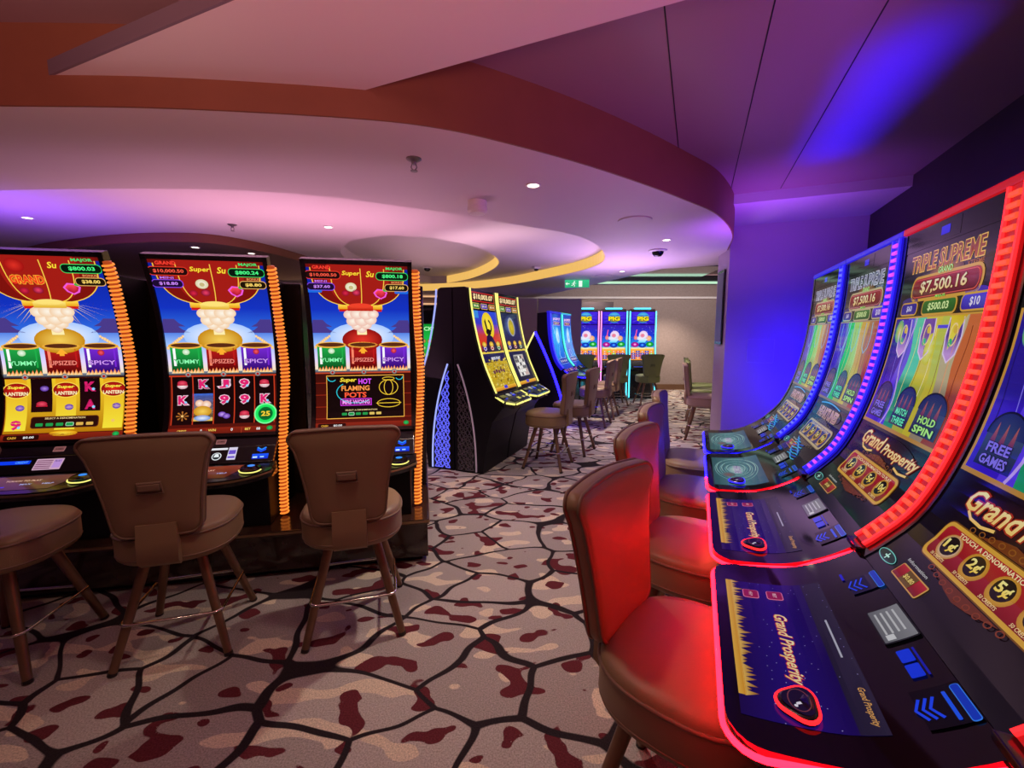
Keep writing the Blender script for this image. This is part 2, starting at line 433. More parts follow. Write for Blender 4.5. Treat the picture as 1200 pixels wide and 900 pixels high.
# lit yellow faces of the two coves
def ribbon(name, P, z0, z1, m, th=.02, taper=True):
    mb = MB(); rings = []; n = len(P)
    for i, (x, y) in enumerate(P):
        a = P[max(0, i-1)]; b = P[min(n-1, i+1)]; t = Vector((b[0]-a[0], b[1]-a[1], 0)).normalized(); q = Vector((-t.y, t.x, 0))
        f = min(1, i/4) if taper else 1
        za = z1-(z1-z0)*(.25+.75*f)
        p = Vector((x, y, 0))
        rings.append([p+Vector((0, 0, za)), p+q*th+Vector((0, 0, za)), p+q*th+Vector((0, 0, z1)), p+Vector((0, 0, z1))])
    mb.loft(rings); return struct(mb.build(name, m))
ribbon('trim_1', [(x, y) for x, y in far_B if y > 4.9], ZL+.005, 2.548, M['cove'])
ribbon('trim_2', [(x, y) for x, y in far_A if y > 6.0], 2.553, 2.70, M['cove'])
# copper coloured face hung on the curved front edge of the lower ceiling
mbf = MB(); P = edge_near; n = len(P); rings = []
for i, (x, y) in enumerate(P):
    a = P[max(0, i-1)]; b = P[min(n-1, i+1)]; t = Vector((b[0]-a[0], b[1]-a[1], 0)).normalized(); q = Vector((t.y, -t.x, 0)); p = Vector((x, y, 0))
    rings.append([p+Vector((0, 0, ZL)), p+q*.012+Vector((0, 0, ZL)), p+q*.012+Vector((0, 0, ZU)), p+Vector((0, 0, ZU))])
struct(mbf.loft(rings).build('trim_3', M['fascia'], smooth=True, ang=40))
# straight beam crossing overhead
slab = [rd2(1.08, -6), rd2(1.08, 1.55), rd2(1.62, 1.55)]
def edge_y(x):
    for (xa, ya), (xb, yb) in zip(edge_near[:-1], edge_near[1:]):
        if xa <= x <= xb: return ya+(yb-ya)*(x-xa)/(xb-xa)
    return 2.
endp = [(x, edge_y(x)+.02) for x in (-.70, -.9, -1.2, -1.5, -1.75, -1.96)]
slab = [rd2(1.10, 1.55), rd2(1.62, 1.55), (-.70, edge_y(-.70)+.02)]+endp[1:]+[(-1.955, 1.985)]
struct(MB().prism(slab, 2.52, 2.575, 'z').build('trim_4', M['ceil']))
ea, eb = Vector((-1.957, 1.984, 0)), Vector((*rd2(1.10, 1.55), 0)); en = Vector(((eb-ea).y, -(eb-ea).x, 0)).normalized()*.010
struct(MB().prism([(q.x, q.y) for q in (ea+en, eb+en, eb, ea)], 2.519, 2.577, 'z').build('trim_5', M['slabside']))
# seams of the upper panels
for i, w in enumerate((-.173, .22, .62)):
    a, b = rd(1.64, w), rd(4.62, w)
    struct(MB().box(((a+b)/2+Vector((0, 0, ZU-.001))), (.005, (b-a).length, .004), rz=-AL).build('trim_%d' % (6+i), M['blackmatte']))
# right side: dark wall, end wall with pier, soffit
TE = 5.6
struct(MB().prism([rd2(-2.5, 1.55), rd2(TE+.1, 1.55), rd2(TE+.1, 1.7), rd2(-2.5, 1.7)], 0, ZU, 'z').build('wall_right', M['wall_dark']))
struct(MB().prism([rd2(TE, .30), rd2(TE, 1.55), rd2(TE+.3, 1.55), rd2(TE+.5, .9), rd2(TE+.5, .205)], 0, ZU, 'z').build('wall_end', M['wallp']))
struct(MB().prism([rd2(4.66, .235), rd2(4.66, 1.55), rd2(TE, 1.55), rd2(TE, .30)], 2.635, 2.72, 'z').build('trim_9', M['soffit']))
q0 = rd2(TE, .30); q1 = rd2(TE+.5, .205)
# access hatch outline in the end wall
hp = [rd(TE-.004, .53), rd(TE-.004, .79)]
mb = MB()
for z in (1.13, 1.39): mb.box((hp[0]+hp[1])/2+Vector((0, 0, z)), (.26, .006, .006), rz=-AL)
for h in hp: mb.box(h+Vector((0, 0, 1.26)), (.006, .006, .26), rz=-AL)
tag(mb.build('access_hatch', mat('hatch_frame', (.55, .47, .56), .4)), 'thin outlined access hatch in the purple lit end wall', 'hatch')
# far walls
struct(MB().box((4.5, 11.55, 1.36), (9.0, .2, 2.72)).build('wall_far', M['wall_taupe']))
struct(MB().box((4.5, 11.43, .07), (9.0, .05, .14)).build('baseboard_far', M['bronze']))
struct(MB().box((4.5, 11.42, 2.37), (9.0, .07, .05)).build('trim_10', M['white_pl']))
struct(MB().box((-5.9, 11.65, 1.36), (11.8, .2, 2.72)).build('wall_back', M['wall_mauve']))
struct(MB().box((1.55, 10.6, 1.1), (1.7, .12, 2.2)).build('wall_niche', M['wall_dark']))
struct(MB().box((1.0, 9.35, 1.09), (.9, .12, 2.18)).build('wall_partition', M['wallp']))
struct(MB().box((.30, 9.35, 1.09), (.44, .12, 2.18)).build('wall_partition_panel', M['wallp']))
struct(MB().box((4.9, 9.15, 2.54), (7.2, .25, .16)).build('trim_11', M['slabside']))
struct(MB().box((4.9, 9.01, 2.475), (7.2, .03, .045)).build('trim_12', M['lightline']))
struct(MB().box((2.75, 8.2, 2.56), (1.7, 1.5, .02), rz=-.12).build('trim_13', M['mirror_blue']))
struct(MB().box((-4.5, 10.9, 2.36), (6., .05, .035)).build('trim_14', M['orangeline']))
struct(MB().box((-4.5, 11.5, 2.22), (6., .05, .035)).build('trim_15', M['orangeline']))
# mirrored bulkhead with a bowed brown face, over the left bank
arch = crv([(-7.2, 6.4), (-6.0, 5.7), (-5.1, 5.3), (-4.2, 5.03), (-3.45, 5.02), (-3.12, 5.42), (-2.98, 6.1), (-2.9, 7.2)])
poly_slab('ceiling_bulkhead', arch+[(-3.0, 8.6), (-7.0, 8.4)], [], 2.47, 2.545, M['mirror'])
mb = MB(); rings = []
for i, (x, y) in enumerate(arch):
    a = arch[max(0, i-1)]; b = arch[min(len(arch)-1, i+1)]; t = Vector((b[0]-a[0], b[1]-a[1], 0)).normalized(); q = Vector((t.y, -t.x, 0)); p = Vector((x, y, 0))
    rings.append([p+Vector((0, 0, 2.455)), p+q*.03+Vector((0, 0, 2.455)), p+q*.03+Vector((0, 0, 2.549)), p+Vector((0, 0, 2.549))])
struct(mb.loft(rings).build('trim_16', M['fascia'], smooth=True, ang=40))
# screen on the narrow face of the pier
dv = (Vector((*q1, 0))-Vector((*q0, 0))); dn = Vector((-dv.y, dv.x, 0)).normalized()
if dn.x > 0: dn = -dn
ws = thing('wall_screen', 'tall dark wall screen on the narrow pier face', 'screen', Vector((*q0, 0))+dv*.5+dn*.003+Vector((0, 0, 1.26)), math.degrees(math.atan2(dv.y, dv.x)))
MB().box((0, .010, .50), (.30, .018, .86), bevel=.005).build('frame', M['black'], ws)
MB().box((0, .0205, .50), (.26, .004, .80)).build('panel', mat('wall_screen_panel', (.16, .15, .19), .4), ws)

# ceiling fittings
def downlight(x, y, z, label, power=14, size=.045):
    t = thing('downlight', label, 'light', (x, y, z), 0, 'ceiling downlights')
    MB().lathe([(.05, 0), (.052, -.004), (.04, -.006), (.036, 0)], n=20).build('trim_ring', M['white_pl'], t, True, 40)
    MB().lathe([(.001, -.001), (.034, -.001), (.034, -.003), (.001, -.003)], n=18).build('lamp', M['warm'], t)
    l = bpy.data.lights.new('downlight_beam', 'SPOT'); l.energy = power; l.color = (1, .82, .66); l.spot_size = R(105); l.spot_blend = .7; l.shadow_soft_size = size
    o = bpy.data.objects.new('downlight_beam', l); o.location = (x, y, z-.02); COL.objects.link(o)
    return t
ZB = 2.55
for (x, y, z, lab, pw) in [
    (.137, 2.951, ZL, 'round downlight in the pink ceiling right of the smoke detector', 105),
    (1.569, 4.601, ZL, 'round downlight beside the black dome camera near the ceiling edge', 28),
    (1.682, 6.867, ZL, 'small round downlight between the exit sign and the far beam', 190),
    (-4.613, 4.335, ZB, 'round downlight at far left above the leftmost machine', 25),
    (-1.90, 4.70, ZB, 'round downlight above the machine with the red urn picture', 60),
    (-1.46, 7.7, 2.714, 'small downlight over the aisle behind the left bank, upper of two', 90),
    (-1.77, 9.3, 2.714, 'small downlight over the aisle behind the left bank, lower of two', 90),
    (3.9, 10.45, 2.714, 'added unseen downlight beyond the far beam, washing the bare wall', 300),  # this and the next two are added out of sight to brighten the far end
    (1.9, 10.3, 2.714, 'added downlight hidden above the three far machines', 150),
    (3.6, 7.9, 2.714, 'added unseen downlight over the stools beyond the pier', 130),
    (-3.75, 5.35, 2.47, 'downlight in the mirrored bulkhead above the middle left machine', 10),
    (-3.32, 5.75, 2.47, 'downlight at the right end of the mirrored bulkhead', 10)]:
    downlight(x, y, z, lab, pw)
def sprinkler(x, y, z, label):
    t = thing('fire_sprinkler', label, 'sprinkler', (x, y, z), 0, 'ceiling sprinklers')
    MB().lathe([(.042, 0), (.042, -.004), (.03, -.012), (.014, -.016), (.012, -.03)], n=20).build('escutcheon', M['satin_metal'], t, True, 40)
    mb = MB()
    for s in (-1, 1): mb.tube([(s*.010, 0, -.028), (s*.016, 0, -.045), (s*.004, 0, -.062)], .003, 6)
    mb.build('yoke', M['satin_metal'], t)
    MB().lathe([(.002, -.066), (.020, -.066), (.020, -.063), (.004, -.060)], n=14).build('deflector', M['satin_metal'], t)
sprinkler(-.536, 2.522, ZL, 'chrome fire sprinkler hanging from the near pink ceiling')
sprinkler(-2.83, 4.6, ZB, 'chrome fire sprinkler above the middle left slot machine')
t = thing('smoke_detector', 'round white smoke detector on the near pink ceiling', 'smoke detector', (-.252, 3.299, ZL))
MB().lathe([(.070, 0), (.070, -.032), (.066, -.038)], n=28).build('base', M['white_pl'], t, True, 40)
MB().lathe([(.066, -.038), (.072, -.043), (.072, -.072), (.058, -.088), (.002, -.09)], n=28).build('sensing_head', M['white_pl'], t, True, 40)
t = thing('motion_sensor', 'small square ceiling sensor between the two yellow coves', 'sensor', (.40, 7.4, ZB), 20)
MB().box((0, 0, -.02), (.11, .11, .04), bevel=.008).build('housing', M['white_pl'], t)
MB().lathe([(.04, -.04), (.034, -.06), (.015, -.07), (.002, -.071)], n=18).build('lens', M['dkmetal'], t, True)
for (x, y, lab) in [(1.033, 3.826, 'round flush ceiling speaker near the curved ceiling edge'), (1.50, 7.35, 'round flush ceiling speaker right of the exit sign')]:
    t = thing('ceiling_speaker', lab, 'speaker', (x, y, ZL), 0, 'flush ceiling speakers')
    MB().lathe([(.14, 0), (.14, -.008), (.130, -.010)], n=32).build('rim', M['ceil'], t, True, 40)
    MB().lathe([(.129, -.004), (.002, -.008)], n=32).build('grille', mat('speaker_grille', (.5, .43, .46), .7), t, True)
for (x, y, z, lab) in [(1.663, 5.149, ZL, 'black dome camera under the ceiling left of the pier'), (-1.62, 8.6, 2.714, 'black dome camera above the back of the yellow lit bank')]:
    t = thing('dome_camera', lab, 'camera', (x, y, z), 0, 'dome cameras')
    MB().lathe([(.10, 0), (.10, -.012), (.085, -.022), (.07, -.022)], n=28).build('housing', M['white_pl'], t, True, 40)
    MB().lathe([(.066, -.02), (.06, -.045), (.04, -.068), (.002, -.076)], n=24).build('dome', M['glass'], t, True, 60)
t = thing('exit_sign', 'green lit exit sign hanging under the ceiling above the far machines', 'sign', (1.14, 7.85, 2.25), -6)
MB().box((0, .012, .075), (.44, .024, .15), bevel=.004).build('box', M['white_pl'], t)
for s in (-.16, .16): MB().tube([(s, .012, .15), (s, .012, .30)], .004, 6).build('hanger', M['dkmetal'], t)
a = Art(); a.rect(-.21, .008, .21, .142, '#1fae74', '#38c98c'); a.up()
w = '#eafff2'
a.ell(-.045, .112, .011, .011, w); a.line([(-.05, .098), (-.06, .065)], .018, w); a.line([(-.06, .066), (-.04, .045), (-.05, .02)], .010, w); a.line([(-.06, .066), (-.08, .045), (-.10, .045)], .010, w)
a.line([(-.052, .095), (-.03, .078), (-.015, .082)], .007, w); a.line([(-.053, .095), (-.078, .085), (-.085, .065)], .007, w)
a.rect(.03, .02, .09, .125, w); a.line([(-.2, .075), (-.13, .075)], .014, w); a.poly([(-.2, .075), (-.17, .105), (-.17, .045)], w)
a.build('pictogram', lambda x, y, o: Vector((x, -o, y)), t, [])

# ------------------------------------------------------------------ stools
def superell(rx, ry, n=44, e=2.6):
    o = []
    for i in range(n):
        a = 2*PI*i/n; c, s = math.cos(a), math.sin(a)
        o.append((math.copysign(abs(c)**(2/e), c)*rx, math.copysign(abs(s)**(2/e), s)*ry))
    return o
def back_outline():
    def hw(z): t = (z-.60)/.44; return .162+.010*t+.062*t*t
    P = []
    zs = [.60+.44*i/10 for i in range(11)]
    # right side up, rounded corners, crowned top, left side down, rounded bottom
    rb, rt = .05, .038
    P += [(hw(.60)-rb+rb*math.sin(a), .60+rb-rb*math.cos(a)) for a in [R(10*k) for k in range(0, 10)]]
    P += [(hw(z), z) for z in zs[2:9]]
    P += [(hw(1.04)-rt+rt*math.cos(a), 1.04-rt+rt*math.sin(a)) for a in [R(10*k) for k in range(0, 10)]]
    top = hw(1.04)-rt
    P += [(top*(1-i/4), 1.04+.008*math.sin(PI*i/8)) for i in range(1, 4)]
    L = [(-x, z) for x, z in P[::-1]]
    return P+[(0, 1.048)]+L+[(0, .598)]
BO = back_outline()
def bend(x, z, y): return (x, -.205-.13*(z-.60)+.45*x*x+y, z)
def make_stool(label, fab, pipe, loc, rz, group):
    t = thing('casino_stool', label, 'stool', loc, rz, group)
    so = superell(.235, .232); mb = MB()
    mb.loft([[(x*k, y*k+.01, z) for x, y in so] for k, z in [(.70, .462), (.93, .465), (.985, .478), (1, .500), (1, .578), (.985, .598), (.94, .611), (.80, .620), (.5, .625), (.2, .627), (.02, .627)]])
    seat = mb.build('seat', fab, t, True)
    mb = MB()
    mb.tube([(x*1.0, y*1.0+.01, .584) for x, y in so], .0058, 6, True); mb.tube([(x*.99, y*.99+.01, .491) for x, y in so], .004, 6, True)
    mb.build('piping', pipe, seat, True)
    mb = MB(); c0 = (0, .82)
    def ring(k, y, inset=0):
        o = []
        for x, z in BO:
            dx, dz = x-c0[0], z-c0[1]; f = k
            o.append(bend(c0[0]+dx*f, c0[1]+dz*f, y))
        return o
    mb.loft([ring(.02, .034), ring(.3, .034), ring(.6, .033), ring(.86, .030), ring(.95, .024), ring(.985, .014), ring(1, .002), ring(1, -.012), ring(.985, -.022), ring(.93, -.028), ring(.6, -.028), ring(.3, -.028), ring(.02, -.028)])
    bk = mb.build('backrest', fab, t, True)
    mb = MB(); mb.tube(ring(.975, .018), .0062, 6, True); mb.tube(ring(.985, -.024), .0062, 6, True); mb.build('piping', pipe, bk, True)
    mb = MB(); fr = [(-.045, .80), (.045, .80), (.040, .845), (-.040, .845)]
    mb.tube([bend(x, z, -.031) for x, z in fr], .006, 6, True, )
    mb.box((0, bend(0, .824, 0)[1]-.034, .826), (.078, .018, .030), bevel=.006)
    mb.build('pull_handle', pipe, bk)
    mb = MB()
    mb.loft([[(-w, y-.022, z), (w, y-.022, z), (w*1.0, y+.018, z), (-w, y+.018, z)] for w, y, z in [(.066, -.13, .466), (.072, -.205, .470), (.074, -.230, .495), (.074, -.228, .58), (.072, -.223, .66)]])
    mb.build('back_strap', fab, t, True, 50)
    MB().lathe([(.14, .446), (.15, .450), (.15, .461), (.05, .466)], n=28).build('swivel_plate', M['dkmetal'], t, True, 40)
    for sx in (-1, 1):
        for sy in (-1, 1):
            mb = MB(); A = Vector((sx*.105, sy*.105, .452)); B = Vector((sx*.215, sy*.212, .014))
            mb.tube([A, A.lerp(B, .5), B], [.0225, .020, .017], 8)
            lg = mb.build('leg', M['bronze'], t, True, 45)
            MB().tube([B+(B-A).normalized()*0, B+Vector((sx*.003, sy*.003, -.013))], .018, 10).build('foot_cap', M['dkmetal'], lg)
    q = []
    for k, (sx, sy) in enumerate(((1, 1), (-1, 1), (-1, -1), (1, -1))):
        for j in range(6):
            a = PI/2*k+PI/10*j; q.append((sx*.157+.035*math.cos(a), sy*.155+.035*math.sin(a), .20))
    MB().tube(q, .0065, 8, True).build('foot_ring', M['chrome'], t, True)
    return t
def at2(p): return (p[0], p[1], 0)
GL = 'stools along the left bank'
st0 = make_stool('brown leather stool nearest the walkway, in front of the machine with the red urn picture', M['leather'], M['leather_pipe'], (-.80, 2.13, 0), 16, GL)
dup(st0, (-1.56, 1.99, 0), 17, 'brown leather stool whose back covers the gap between the two golden urn screens', GL)
dup(st0, (-2.27, 1.86, 0), 9, 'brown leather stool cut off by the left edge, its pale seat top showing', GL)
GR = 'stools along the right row'
for i, (tt, w, ang, lab) in enumerate([
    (1.20, .02, -40, 'large stool glowing red at the nearest red edged machine'),
    (1.885, .02, -34, 'red lit stool at the second machine, behind the nearest red stool'),
    (2.545, .02, -29, 'purple lit stool at the blue edged machine beside the red ones'),
    (3.215, .02, -25, 'pale pink stool at the last blue edged machine of the right row')]):
    p = rd(tt, w); dup(st0, (p.x, p.y, 0), ang-90, lab, GR)
GM = 'stools in the middle aisle'
for (x, y, ang, lab) in [
    (.40, 4.74, 67, 'tan stool in front of the near yellow edged machine'),
    (.76, 5.36, 64, 'tan stool in front of the farther yellow edged machine'),
    (1.33, 6.95, 66, 'tan stool at the first blue curved machine, its seat lit blue'),
    (1.62, 7.62, 66, 'tan stool at the second blue curved machine, mostly hidden by another')]:
    dup(st0, (x, y, 0), ang, lab, GM)
gst = make_stool('olive green stool at the rightmost of the three far machines', M['leather_green'], M['green_pipe'], (2.80, 9.02, 0), 3, 'olive green stools at the far machines')
dup(gst, (2.13, 9.0, 0), 0, 'olive green stool at the middle one of the three far machines', 'olive green stools at the far machines')
dup(gst, (1.42, 9.0, 0), 0, 'olive green stool half hidden at the leftmost of the three far machines', 'olive green stools at the far machines')
tst = make_stool('tan stool just beyond the pier, nearest of the far right row', M['leather_tan'], M['tan_pipe'], (*rd2(6.58, .12), 0), -112, 'stools beyond the pier')
dup(gst, (*rd2(7.33, .14), 0), -112, 'stool with green light put into its leather, second beyond the pier', 'stools beyond the pier')  # olive leather stands in for green light on these two stools
dup(gst, (*rd2(8.0, .10), 0), -112, 'stool with green light put into its leather, farthest beyond the pier, only its rim showing', 'stools beyond the pier')
dup(tst, (-1.08, 5.75, 0), -75, 'cream stool behind the left bank facing the blue edged machine back', 'cream stools behind the left bank')
dup(tst, (-1.62, 8.15, 0), 0, 'cream stool in front of the distant green screened machine', 'cream stools behind the left bank')

# ------------------------------------------------------------------ left bank
TH_L = 11.5
EV = Vector((math.cos(R(TH_L)), math.sin(R(TH_L)), 0)); GV = Vector((-math.sin(R(TH_L)), math.cos(R(TH_L)), 0))
PC = Vector((-.521, 2.65, 0)); ZP = .295
pl = thing('machine_plinth', 'dark walnut plinth with a brass edge carrying the left bank of machines', 'plinth', PC, TH_L)
MB().box((-1.75, .60, .15), (3.48, 1.16, .22), bevel=.004).build('body', M['wood'], pl)
MB().box((-1.75, .60, .02), (3.40, 1.06, .04)).build('toe_kick', M['blackmatte'], pl)
MB().box((-1.75, .60, .277), (3.50, 1.20, .034), bevel=.004).build('top', M['woodtop'], pl)
mb = MB(); mb.box((-1.75, -.002, .280), (3.502, .006, .014)); mb.box((.001, .6, .280), (.006, 1.2, .014)); mb.build('edge_strip', M['brass'], pl)
LC = Curve([(.25, .82), (.30, .95), (.33, 1.12), (.335, 1.3), (.315, 1.5), (.27, 1.7), (.20, 1.90)], 26)
LW = .60
def pot(a, u, body, dark, word, wc):
    x, y = a.P(u, .445); w = .172; h = .155
    a.l = 4
    a.rect(x-w/2, y-h/2, x+w/2, y+h/2, dark, body); a.ell(x, y-h/2, w/2, .016, dark); a.up()
    a.rect(x-w*.42, y-h*.3, x-w*.34, y+h*.4, '#ffffff' if body != '#c01a1a' else '#ff8a6a'); a.rect(x+w*.36, y-h*.3, x+w*.41, y+h*.4, body)
    a.l = 5; a.ell(x, y+h/2, w/2+.008, .020, '#f0b040'); a.up(); a.ell(x, y+h/2+.002, w/2-.006, .013, '#5a2a14'); a.up()
    a.text(word, x, y-.02, .026, wc, w=w*.78, bold=.02, ol=dark, ob=.07)
    a.l = 6
    for k in range(9):
        xx = x-w/2+w*(k+.5)/9; hh = .012+.010*((k*37) % 5)/4
        a.poly([(xx-.012, y-h/2-.014), (xx+.012, y-h/2-.014), (xx+.002, y-h/2+hh)], ['#fff2c0', '#ffc860', '#ff5a10'])
    a.l = 7; a.ell(x, y-h/2-.022, .017, .017, '#d8d8d8', '#5a5a5a'); a.up(); a.ell(x, y-h/2-.024, .008, .008, '#b01818')
def symbol(a, kind, x, y, s):
    a.l = 3
    if kind in 'KJ9A':
        a.text(kind, x, y, s*1.05, '#e0206e', w=s*.95, bold=.05, ol='#ffd6e6', ob=.11); a.up(); a.ell(x+s*.35, y-s*.3, s*.16, s*.16, '#8fd2ff')
    elif kind == 'b':
        a.ell(x, y-s*.18, s*.62, s*.42, '#fff2f2', '#d8a8b0'); a.up(); a.rect(x-s*.6, y-s*.15, x+s*.6, y+s*.02, '#d01830'); a.up(); a.ell(x, y+s*.18, s*.58, s*.34, '#f05068', '#b01838')
    elif kind == 'p':
        a.ell(x-s*.25, y+s*.1, s*.48, s*.36, '#c9a0f0', '#6a34b0'); a.up(); a.ell(x+s*.3, y-s*.15, s*.46, s*.36, '#b48ae8', '#52249a')
    elif kind == 's':
        for k in range(8):
            q = PI/4*k; a.poly([(x, y), (x+s*.7*math.cos(q-.16), y+s*.6*math.sin(q-.16)), (x+s*.78*math.cos(q), y+s*.68*math.sin(q)), (x+s*.7*math.cos(q+.16), y+s*.6*math.sin(q+.16))], '#b06a2a')
        a.up(); a.ell(x, y, s*.16, s*.16, '#f0c070')
def left_art(kind, maj, minor, bonus, robe):
    a = Art(W=LW, H=LC.L); L = LC.L; P = a.P; a.gain = 1.0
    hw = LW/2
    a.grad(-hw, hw, [(.36*L, '#ffe7a8'), (.43*L, '#e8d8ff'), (.52*L, '#9fc4ff'), (.60*L, '#2f6ae0'), (.72*L, '#1232c0'), (L, '#0a1c88')])
    a.l = 1
    for sx in (-1, 1):
        for k, (z, w) in enumerate(((.62, .085), (.585, .11))):
            cx = sx*(hw-.035); cy = z*L
            pts = [(cx-w, cy), (cx-w*.6, cy+.02), (cx-w*.35, cy+.045), (cx+w*.35, cy+.045), (cx+w*.6, cy+.02), (cx+w, cy)]
            a.poly([(max(-hw, min(hw, x)), y) for x, y in pts], '#4a3a8a')
        for k in range(16):
            xx = sx*(hw-.01-.011*(k % 9)); yy = (.50+.07*((k*53) % 17)/17)*L
            a.ell(xx, yy, .008, .008, '#fff4c8', '#ffb84a', n=8)
    a.ell(0, .565*L, .20, .09, '#ffffff', '#a9caff')
    # big red lantern hanging above
    a.l = 1; cy = .955*L
    sp = lambda v: math.copysign(abs(v)**.72, v)
    V = [(.47*LW*sp(math.cos(t)), cy+.215*L*sp(math.sin(t))) for t in [PI+PI*i/24 for i in range(25)]]
    a.rect(-hw, .955*L, hw, L, '#6a0f0c'); a.poly([(-.47*LW, L)]+V+[(.47*LW, L)], '#7e120c'); a.up()
    a.poly([(-.28*LW, L)]+[(x*.66, cy+(y-cy)*.97) for x, y in V]+[(.28*LW, L)], '#a31c14'); a.up()
    for f in (-.98, -.58, 0.05, .55, .98):
        a.line([(f*.47*LW*sp(math.cos(t)), cy+.215*L*sp(math.sin(t))) for t in [-i*PI/24 for i in range(0, 13)]], .005, '#ffcf4a')
    a.l = 4; a.rect(-.135, .722*L, .135, .748*L, '#e89a10', '#ffd94a'); a.up(); a.rect(-.13, .710*L, .13, .723*L, '#d01a10')
    # plain steaming golden urn stand-in behind the three pots
    a.l = 5
    a.ell(0, .545*L, .125, .075, '#f6cf5a' if robe == 'y' else '#e8382a', '#c98a10' if robe == 'y' else '#8e0d0d')
    a.up(); a.rect(-.03, .575*L, .03, .60*L, '#fff0b0'); a.up()
    a.up()
    for (x, y, rx, ry) in ((.0, .608, .030, .026), (-.030, .628, .034, .028), (.028, .634, .036, .030), (-.052, .655, .040, .034), (.004, .660, .046, .038), (.056, .664, .040, .034), (-.070, .692, .036, .030), (-.022, .696, .044, .034), (.032, .694, .044, .034), (.076, .696, .034, .028)):
        a.ell(x, y*L, rx, ry, '#fff6e6', '#f4cfa8' if robe == 'y' else '#f0c0b0'); a.up()
    a.rect(-.078, .715*L, .078, .745*L, *(('#e0a818', '#ffe878') if robe == 'y' else ('#b8140e', '#f04a2a'))); a.ell(0, .745*L, .07, .016, '#ffe27a' if robe == 'y' else '#f0402a')
    if kind == 1:
        a.l = 4
        for k in range(24):
            t = PI*(.98+1.04*k/23); a.poly([(.15*math.cos(t-.02), .735*L+.02*math.sin(t)), (.15*math.cos(t+.02), .735*L+.02*math.sin(t)), ((.27+.03*(k % 3))*math.cos(t), .735*L+(.13+.02*(k % 2))*math.sin(t))], ['#fff2a0', '#fff2a0', '#e8a020'])
    # fruit on the lantern
    a.l = 5
    if kind != 1:
        x, y = P(.42, .850); a.ell(x, y, .034, .028, '#fffdf0', '#d8cfa0'); a.up(); a.ell(x, y-.003, .014, .012, '#c8b880')
    x, y = P(.715, .815); a.l = 5; a.poly([(x-.045, y+.005), (x-.02, y+.03), (x+.015, y+.026), (x+.042, y+.008), (x+.03, y-.022), (x, y-.036), (x-.03, y-.02)], '#f45adf'); a.up(); a.poly([(x-.035, y+.004), (x-.016, y+.022), (x+.012, y+.02), (x+.032, y+.006), (x+.022, y-.016), (x, y-.028), (x-.022, y-.015)], ['#ff4a5a']*3+['#b00a2a']*4); a.up(); a.ell(x+.03, y+.022, .016, .009, '#4ab040')
    x, y = P(.33, .80) if kind != 3 else P(.36, .815); a.l = 5; a.ell(x, y, .022, .018, '#e02848', '#90102a'); a.ell(x+.065, y+.004, .025, .02, '#f0406a', '#80102a')
    # lettering above
    a.l = 6
    if kind == 1:
        a.text('GRAND', -.07, .855*L, .045, '#f03a20', w=.155, bold=.03, ol='#ffb030', ob=.08)
        a.l = 6; a.ell(-.105, .925*L, .045, .038, '#e03024', '#a01010'); a.text('Su', .07, .93*L, .034, '#ffe23a', shear=.25, bold=.02, ol='#b03a00')
    else:
        a.text('Super', -.042, .925*L, .034, '#ffe23a', w=.105, shear=.25, bold=.02, ol='#b03a00'); a.l = 6
        a.text('Su', .072, .925*L, .036, '#ffe23a', shear=.25, bold=.02, ol='#b03a00')
    a.l = 8
    if kind == 1:
        a.rr(*P(.01, .885), .12, .042, .018, '#2a0c0c', '#e0301e'); a.up(); a.text('0', -.25, .885*L, .02, '#ff5a4a'); a.l = 8
        a.rr(*P(.0, .80), .10, .042, .018, '#1a0a28', '#7a40e0')
    else:
        a.text('GRAND', *P(.15, .957), .020, '#ff4030', w=.105, bold=.03); a.rr(*P(.155, .915), .20, .044, .02, '#200a0a', '#e83a28'); a.up()
        a.text('$10,000.50', *P(.16, .915), .022, '#ff5a44', w=.155, bold=.025); a.l = 8
        a.rr(*P(.125, .850), .155, .040, .018, '#1c0a30', '#8a48f0'); a.up(); a.text('$'+minor, *P(.135, .850), .020, '#d08aff', w=.095, bold=.025); a.l = 8
        a.text('MINI', *P(.13, .881), .013, '#c07af8', w=.07)
        if kind == 3: a.rr(*P(.06, .825), .085, .020, .008, '#1a6ae0'); a.rr(*P(.93, .825), .085, .020, .008, '#1a6ae0')
    a.l = 8
    a.text('MAJOR', *P(.865, .957), .020, '#38e070', w=.10, bold=.03); a.rr(*P(.84, .915), .19, .044, .02, '#04180c', '#2ad060'); a.up()
    a.text('$'+maj, *P(.845, .915), .024, '#4cff8a', w=.125, bold=.025); a.l = 8
    a.rr(*P(.880, .850), .14, .040, .018, '#1c1206', '#e8b060'); a.up(); a.text('$'+bonus, *P(.885, .850), .021, '#ffd86a', w=.088, bold=.03); a.l = 8
    a.text('BONUS', *P(.89, .881), .013, '#f0a060', w=.07)
    pot(a, .175, '#1fae4a', '#064a1c', 'YUMMY', '#8affb0'); pot(a, .50, '#c01a1a', '#560606', 'UPSIZED', '#ff8a7a'); pot(a, .825, '#7a2ad8', '#2c0a6a', 'SPICY', '#d89aff')
    a.l = 9
    x, y = P(.50, .475); a.poly([(x-.028, y), (x, y+.032), (x+.028, y), (x+.012, y), (x+.012, y-.012), (x-.012, y-.012), (x-.012, y)], '#ffb030')
    x, y = P(.175, .48); a.ell(x, y, .02, .018, '#f4fff0', '#a8d8a0'); x, y = P(.825, .48); a.ell(x, y, .018, .018, '#ff5a6a', '#a0102a')
    # lower reels
    a.l = 2; a.rect(-hw, 0, hw, .355*L, '#5c130a', '#3a0d0a'); a.rect(-hw, .352*L, hw, .372*L, '#2a2a34', '#8890a0')
